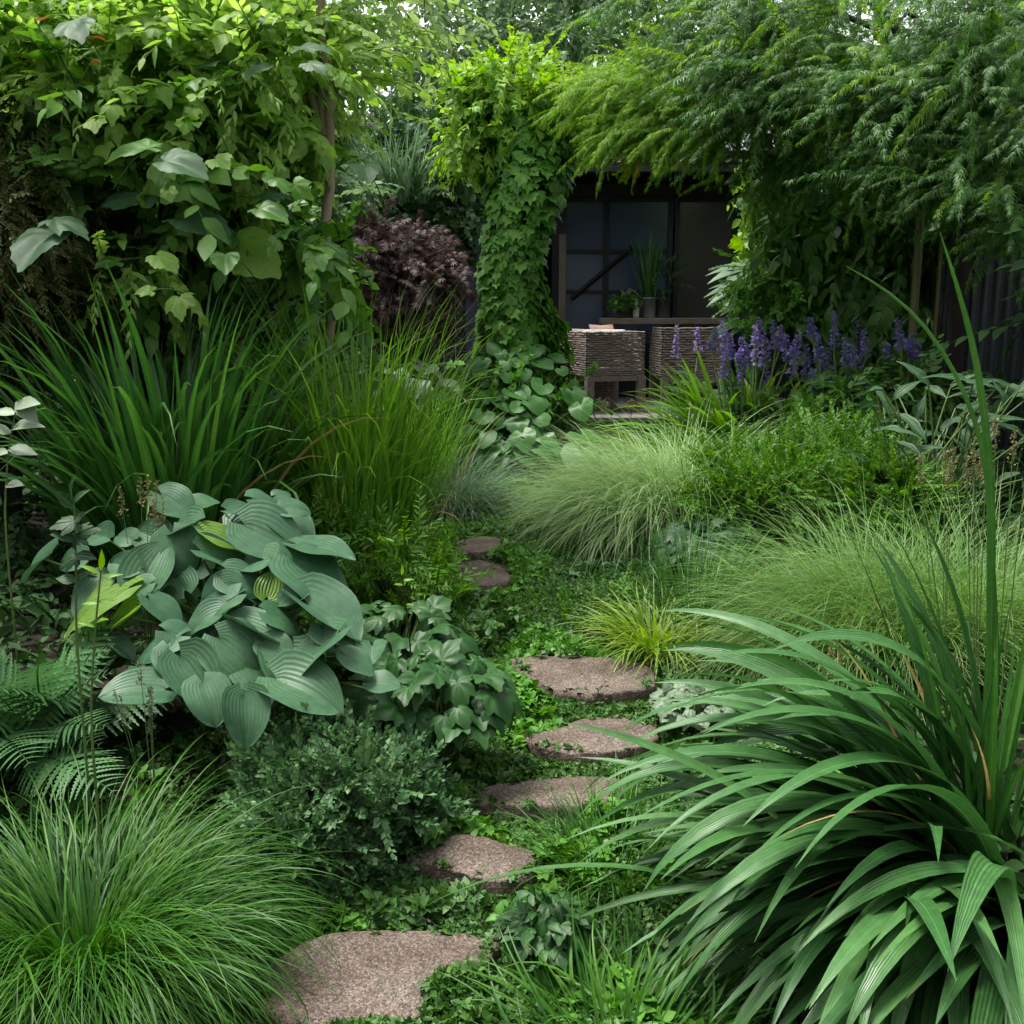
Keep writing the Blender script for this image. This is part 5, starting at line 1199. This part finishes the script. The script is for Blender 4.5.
# conifer-like hedge at left edge
NEED = [spray([tiny(.2, .3)], 22, .2, .035, 50, .2, g, .003, taper=.5) for _ in range(4)]
shrub('brownish_hedge', 'dark brownish fine-leaved hedge at the left edge behind the sword leaves', 'hedge', B(0, 380, 4.9), [(P(5, 250, 4.4), (.32, .3, .42), 1), (P(-60, 300, 4.5), (.5, .5, .7), 1), (P(50, 300, 4.7), (.3, .3, .3), .7), (P(-30, 180, 4.6), (.35, .4, .3), .7)], NEED, 2600, M['conifer'], 222, r0=.03, out=.6, droop=.2, thr=-1.2)
b = B(110, 420, 4.9)
lo = thing('lobed_leaf_shrub', 'big-leaved lobed shrub sprawling over the upper left above the sword leaves', 'shrub', b)
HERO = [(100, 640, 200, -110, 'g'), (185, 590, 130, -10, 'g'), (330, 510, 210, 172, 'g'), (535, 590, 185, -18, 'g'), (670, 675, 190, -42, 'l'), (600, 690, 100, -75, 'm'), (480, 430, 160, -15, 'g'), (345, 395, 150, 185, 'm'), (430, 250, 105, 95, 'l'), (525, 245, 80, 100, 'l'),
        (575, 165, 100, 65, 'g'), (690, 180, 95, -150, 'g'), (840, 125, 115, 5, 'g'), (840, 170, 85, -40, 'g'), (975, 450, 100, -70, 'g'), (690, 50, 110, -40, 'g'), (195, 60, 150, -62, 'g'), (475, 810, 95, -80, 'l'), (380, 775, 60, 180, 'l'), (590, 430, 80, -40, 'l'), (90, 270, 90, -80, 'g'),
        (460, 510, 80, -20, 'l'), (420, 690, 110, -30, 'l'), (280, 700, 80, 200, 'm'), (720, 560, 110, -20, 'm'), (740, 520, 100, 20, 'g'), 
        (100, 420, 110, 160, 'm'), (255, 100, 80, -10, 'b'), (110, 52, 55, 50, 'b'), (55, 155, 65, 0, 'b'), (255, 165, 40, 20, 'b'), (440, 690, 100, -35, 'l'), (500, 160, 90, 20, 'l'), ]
ms = MB(); mpet = MB()
for cx, cy, w, ang, tn in HERO:
    px, py = cx * .375, cy * .375; Y = g.uniform(3.9, 4.5); L = w * .375 * mpp(py, Y) * .74
    n = nz(V3([g.normal(0, .35), -.4 if tn != 'l' else -.6, .9])); Wv = V3([0, n[2], -n[1]]); Wv = nz(Wv); d = V3([1, 0, 0]) * math.cos(R(ang)) + Wv * math.sin(R(ang)) + V3([0, -.15, 0])
    at = P(px, py, Y) - nz(d) * L * .45
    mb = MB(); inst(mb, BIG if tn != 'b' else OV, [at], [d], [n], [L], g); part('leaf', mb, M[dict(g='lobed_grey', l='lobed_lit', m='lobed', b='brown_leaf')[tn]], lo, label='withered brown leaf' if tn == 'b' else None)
    tube(mpet, curve(at + V3([g.normal(0, .12), .3, g.normal(-.12, .08)]), at, [0, 0, .02], 6), np.linspace(.004, .002, 6), 4)
mb = MB(); mbl = MB()
LS = [spray(OAK + OV, 9, .45, .125, 55, .4, g, .006, taper=.3) for _ in range(5)]
LSs = [spray(OAK + OV[:2], 10, .36, .08, 55, .4, g, .005, taper=.3) for _ in range(4)] + [spray(NARROW, 13, .42, .10, 48, .35, g, .004, taper=.4) for _ in range(3)]
tg = []
for cc, r, n in ((P(100, 140, 4.9), (.45, .5, .25), 55), (P(160, 180, 4.9), (.5, .5, .28), 60), (P(225, 215, 5.0), (.24, .4, .2), 38), (P(130, 230, 4.9), (.35, .4, .16), 30), (P(322, 238, 4.6), (.12, .12, .06), 10)):
    crown(mb, LS, cc, r, int(n * 1.2), g, .9, .6, .8, .1, thr=-1.4, up=1.5); tg.append(cc)
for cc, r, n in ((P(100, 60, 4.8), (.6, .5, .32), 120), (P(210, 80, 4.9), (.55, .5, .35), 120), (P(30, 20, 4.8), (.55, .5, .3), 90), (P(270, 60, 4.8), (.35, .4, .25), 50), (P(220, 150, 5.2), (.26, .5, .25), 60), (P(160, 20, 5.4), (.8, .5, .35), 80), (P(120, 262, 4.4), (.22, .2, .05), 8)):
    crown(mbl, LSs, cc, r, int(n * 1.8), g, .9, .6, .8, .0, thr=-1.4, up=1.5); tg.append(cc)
part('foliage', mb, M['lobed'], lo); part('backlit_tone_foliage', mbl, M['lobed_lit'], lo)  # second part: paler leaves towards the top, coloured to look backlit
for cc in tg:
    for _ in range(4): tube(ms, curve(b + g.normal(0, .1, 3) * [1, 1, 0], cc + np.clip(g.normal(0, .12, 3), -.2, .2), [0, .1, .25], 12, g, .015), np.linspace(.018, .004, 12), 5)
part('stem', ms, M['dark_bark'], lo); part('stalk', mpet, M['stalk'], lo)
# slim-trunked tree
b = B(324, 300, 4.95); tr = P(321, 20, 4.95); so = thing('slim_tree', 'slim pale-trunked tree with airy light foliage left of the fence', 'tree', b)
mb = MB(); tube(mb, curve(b, tr + [0, 0, .5], [.02, 0, 0], 16, g, .012), np.linspace(.026, .02, 16), 10)
cs = [(P(300, 15, 5.2), (.5, .5, .25), 110), (P(365, 20, 5.4), (.35, .5, .22), 60), (P(250, 30, 5.2), (.4, .5, .25), 60), (P(352, 100, 6.2), (.14, .2, .1), 12), (P(320, -40, 5.2), (.6, .6, .3), 90)]
for cc, r, n in cs: tube(mb, curve(tr - [0, 0, .5], cc, [0, 0, .1], 8, g, .02), np.linspace(.022, .006, 8), 6)
part('trunk', mb, M['bark'], so)
mb = MB(); SL = [spray(OV, 14, .3, .055, 60, .25, g, .004, taper=.3, flop=.05) for _ in range(4)]
for cc, r, n in cs: crown(mb, SL, cc, r, n, g, 1., .7, .6, .1, thr=-.9, up=1.3)
part('foliage', mb, M['back_lit'], so)
# bright background shrubs left
FS = [spray(OV, 12, .34, .08, 55, .3, g, .004, taper=.3) for _ in range(5)]
shrub('pale_green_shrub', 'sunlit pale green shrub behind the big lobed leaves', 'shrub', B(180, 330, 7.5), [(P(150, 120, 7.4), (1., .6, .6), 1), (P(220, 130, 7.6), (.6, .6, .5), 1), (P(60, 60, 7.2), (.9, .6, .6), .8), (P(220, 40, 7.8), (1., .6, .5), .8)], FS, 1150, M['back_lit'], 231, r0=.03, thr=-.9)
shrub('mid_green_shrub', 'mid-green leafy shrub filling behind the sword-leaved clump', 'shrub', B(230, 370, 6.2), [(P(230, 270, 6.2), (.7, .5, .4), 1), (P(250, 280, 6.4), (.24, .5, .3), .4), (P(140, 290, 5.8), (.6, .5, .4), .8), (P(270, 330, 6.0), (.3, .4, .25), .5)], FS, 900, M['vinewall'], 232, r0=.02, thr=-1.2)
shrub('grey_green_shrub', 'grey-green loose shrub between the tall grass and the purple maple', 'shrub', B(330, 370, 7.2), [(P(318, 190, 8.2), (.28, .4, .2), 1), (P(292, 240, 7.0), (.15, .3, .2), .5)], FS, 260, M['back_grey'], 233, r0=.015)
# ------------------------------------------------------------------ trees and hedges closing the garden
def back_tree(label, base, blobs, n, mat, seed, ls=.12, tr=.12, thr=-.8, name='tree'):
    g = np.random.default_rng(seed); o = thing(name, label, 'tree', base, 'trees behind the garden')
    tp = [spray(OV, 10, .6, ls, 55, .4, g, .006, taper=.3) for _ in range(5)]
    mb = MB(); tt = sum(b[2] for b in blobs)
    for c, r, w in blobs: crown(mb, tp, c, r, int(n * w / tt), g, 1., .65, .7, .3, thr=thr)
    part('crown', mb, mat, o)
    mb = MB(); base = V3(base, float); top = V3(blobs[0][0]); tube(mb, curve(base, top, [.1, 0, 0], 12, g, .04), np.linspace(tr, tr * .4, 12), 8)
    for c, r, w in blobs: tube(mb, curve(base + (top - base) * .6, c, [0, 0, .2], 8, g, .03), np.linspace(tr * .4, .01, 8), 6)
    part('trunk', mb, M['dark_bark'], o); return o
back_tree('grey-green airy tree above the vine post', (-.4, 14.8, .5), [(P(480, 60, 14.8), (1.6, 1.2, 1.2), 1), (P(430, 110, 14.6), (1.2, 1., .9), .8), (P(520, -20, 15), (2., 1.2, 1.2), 1)], 1150, M['back_grey'], 241, thr=-.9)
back_tree('light green tree over the house roof', (2., 16.5, .5), [(P(600, 70, 16.5), (1.8, 1.4, 1.2), 1), (P(560, 10, 16.5), (1.8, 1.4, 1.2), 1), (P(660, 10, 16.5), (2, 1.4, 1.3), 1), (P(620, 140, 16.5), (1.6, 1.2, .8), .7)], 1350, M['back'], 242, thr=-.85)
back_tree('tall dense tree behind the right canopy', (5.5, 15., .5), [(P(800, 60, 15), (2.6, 1.6, 2.2), 1), (P(900, 0, 15), (2.6, 1.6, 2.2), 1), (P(780, -60, 15), (2.4, 1.5, 1.5), .7)], 800, M['back'], 243, thr=-.9)
back_tree('bright dense tree behind the upper left shrubs', (-4., 12.6 + .9, .5), [(P(250, 40, 13.5), (2.4, 1.4, 1.8), 1), (P(150, 100, 13.5), (2.4, 1.4, 1.8), 1), (P(340, 90, 13.7), (1.4, 1., 1.3), .8)], 480, M['back_lit'], 244, thr=-.7)
back_tree('broad tree at the far left behind everything', (-8, 13., .5), [(P(0, 60, 13), (2.6, 1.6, 2.4), 1), (P(-150, 100, 12), (2.4, 1.6, 2.6), 1)], 420, M['back_lit'], 245, thr=-.8)
def hedge(label, blobs, n, seed, base):
    g = np.random.default_rng(seed)
    shrub('hedge', label, 'hedge', base, blobs, [spray(OV, 12, .5, .11, 55, .3, g, .006, taper=.3) for _ in range(4)], n, M['darkleaf'], seed, r0=.05, thr=-1.4, shell=.4)
hedge('dark hedge along the left boundary behind the brownish hedge, with added unseen run behind the viewpoint', [((-3.9, y, 1.4), (.7, 1., 1.6), 1) for y in (-1., .5, 2., 3.6, 5.2, 6.8, 8.4, 10.)] + [((x_, -2.2, 1.5), (1., .7, 1.8), 1) for x_ in (-3., -1.5, 0)], 3600, 251, (-3.9, 6., .5))  # clumps beside and behind the camera added to cut frontal sky light
hedge('dark hedge along the right boundary beside the shed, with added unseen run behind the viewpoint', [((3.9, y, 1.2), (.8, .9, 1.4), 1) for y in (-1., .2, 1.4, 2.8, 4.2, 5.6)] + [((x_, -2.2, 1.5), (1., .7, 1.8), 1) for x_ in (3., 1.5)], 2600, 252, (3.9, 4., .4))  # nearest clumps and those behind the camera added to block sky fill
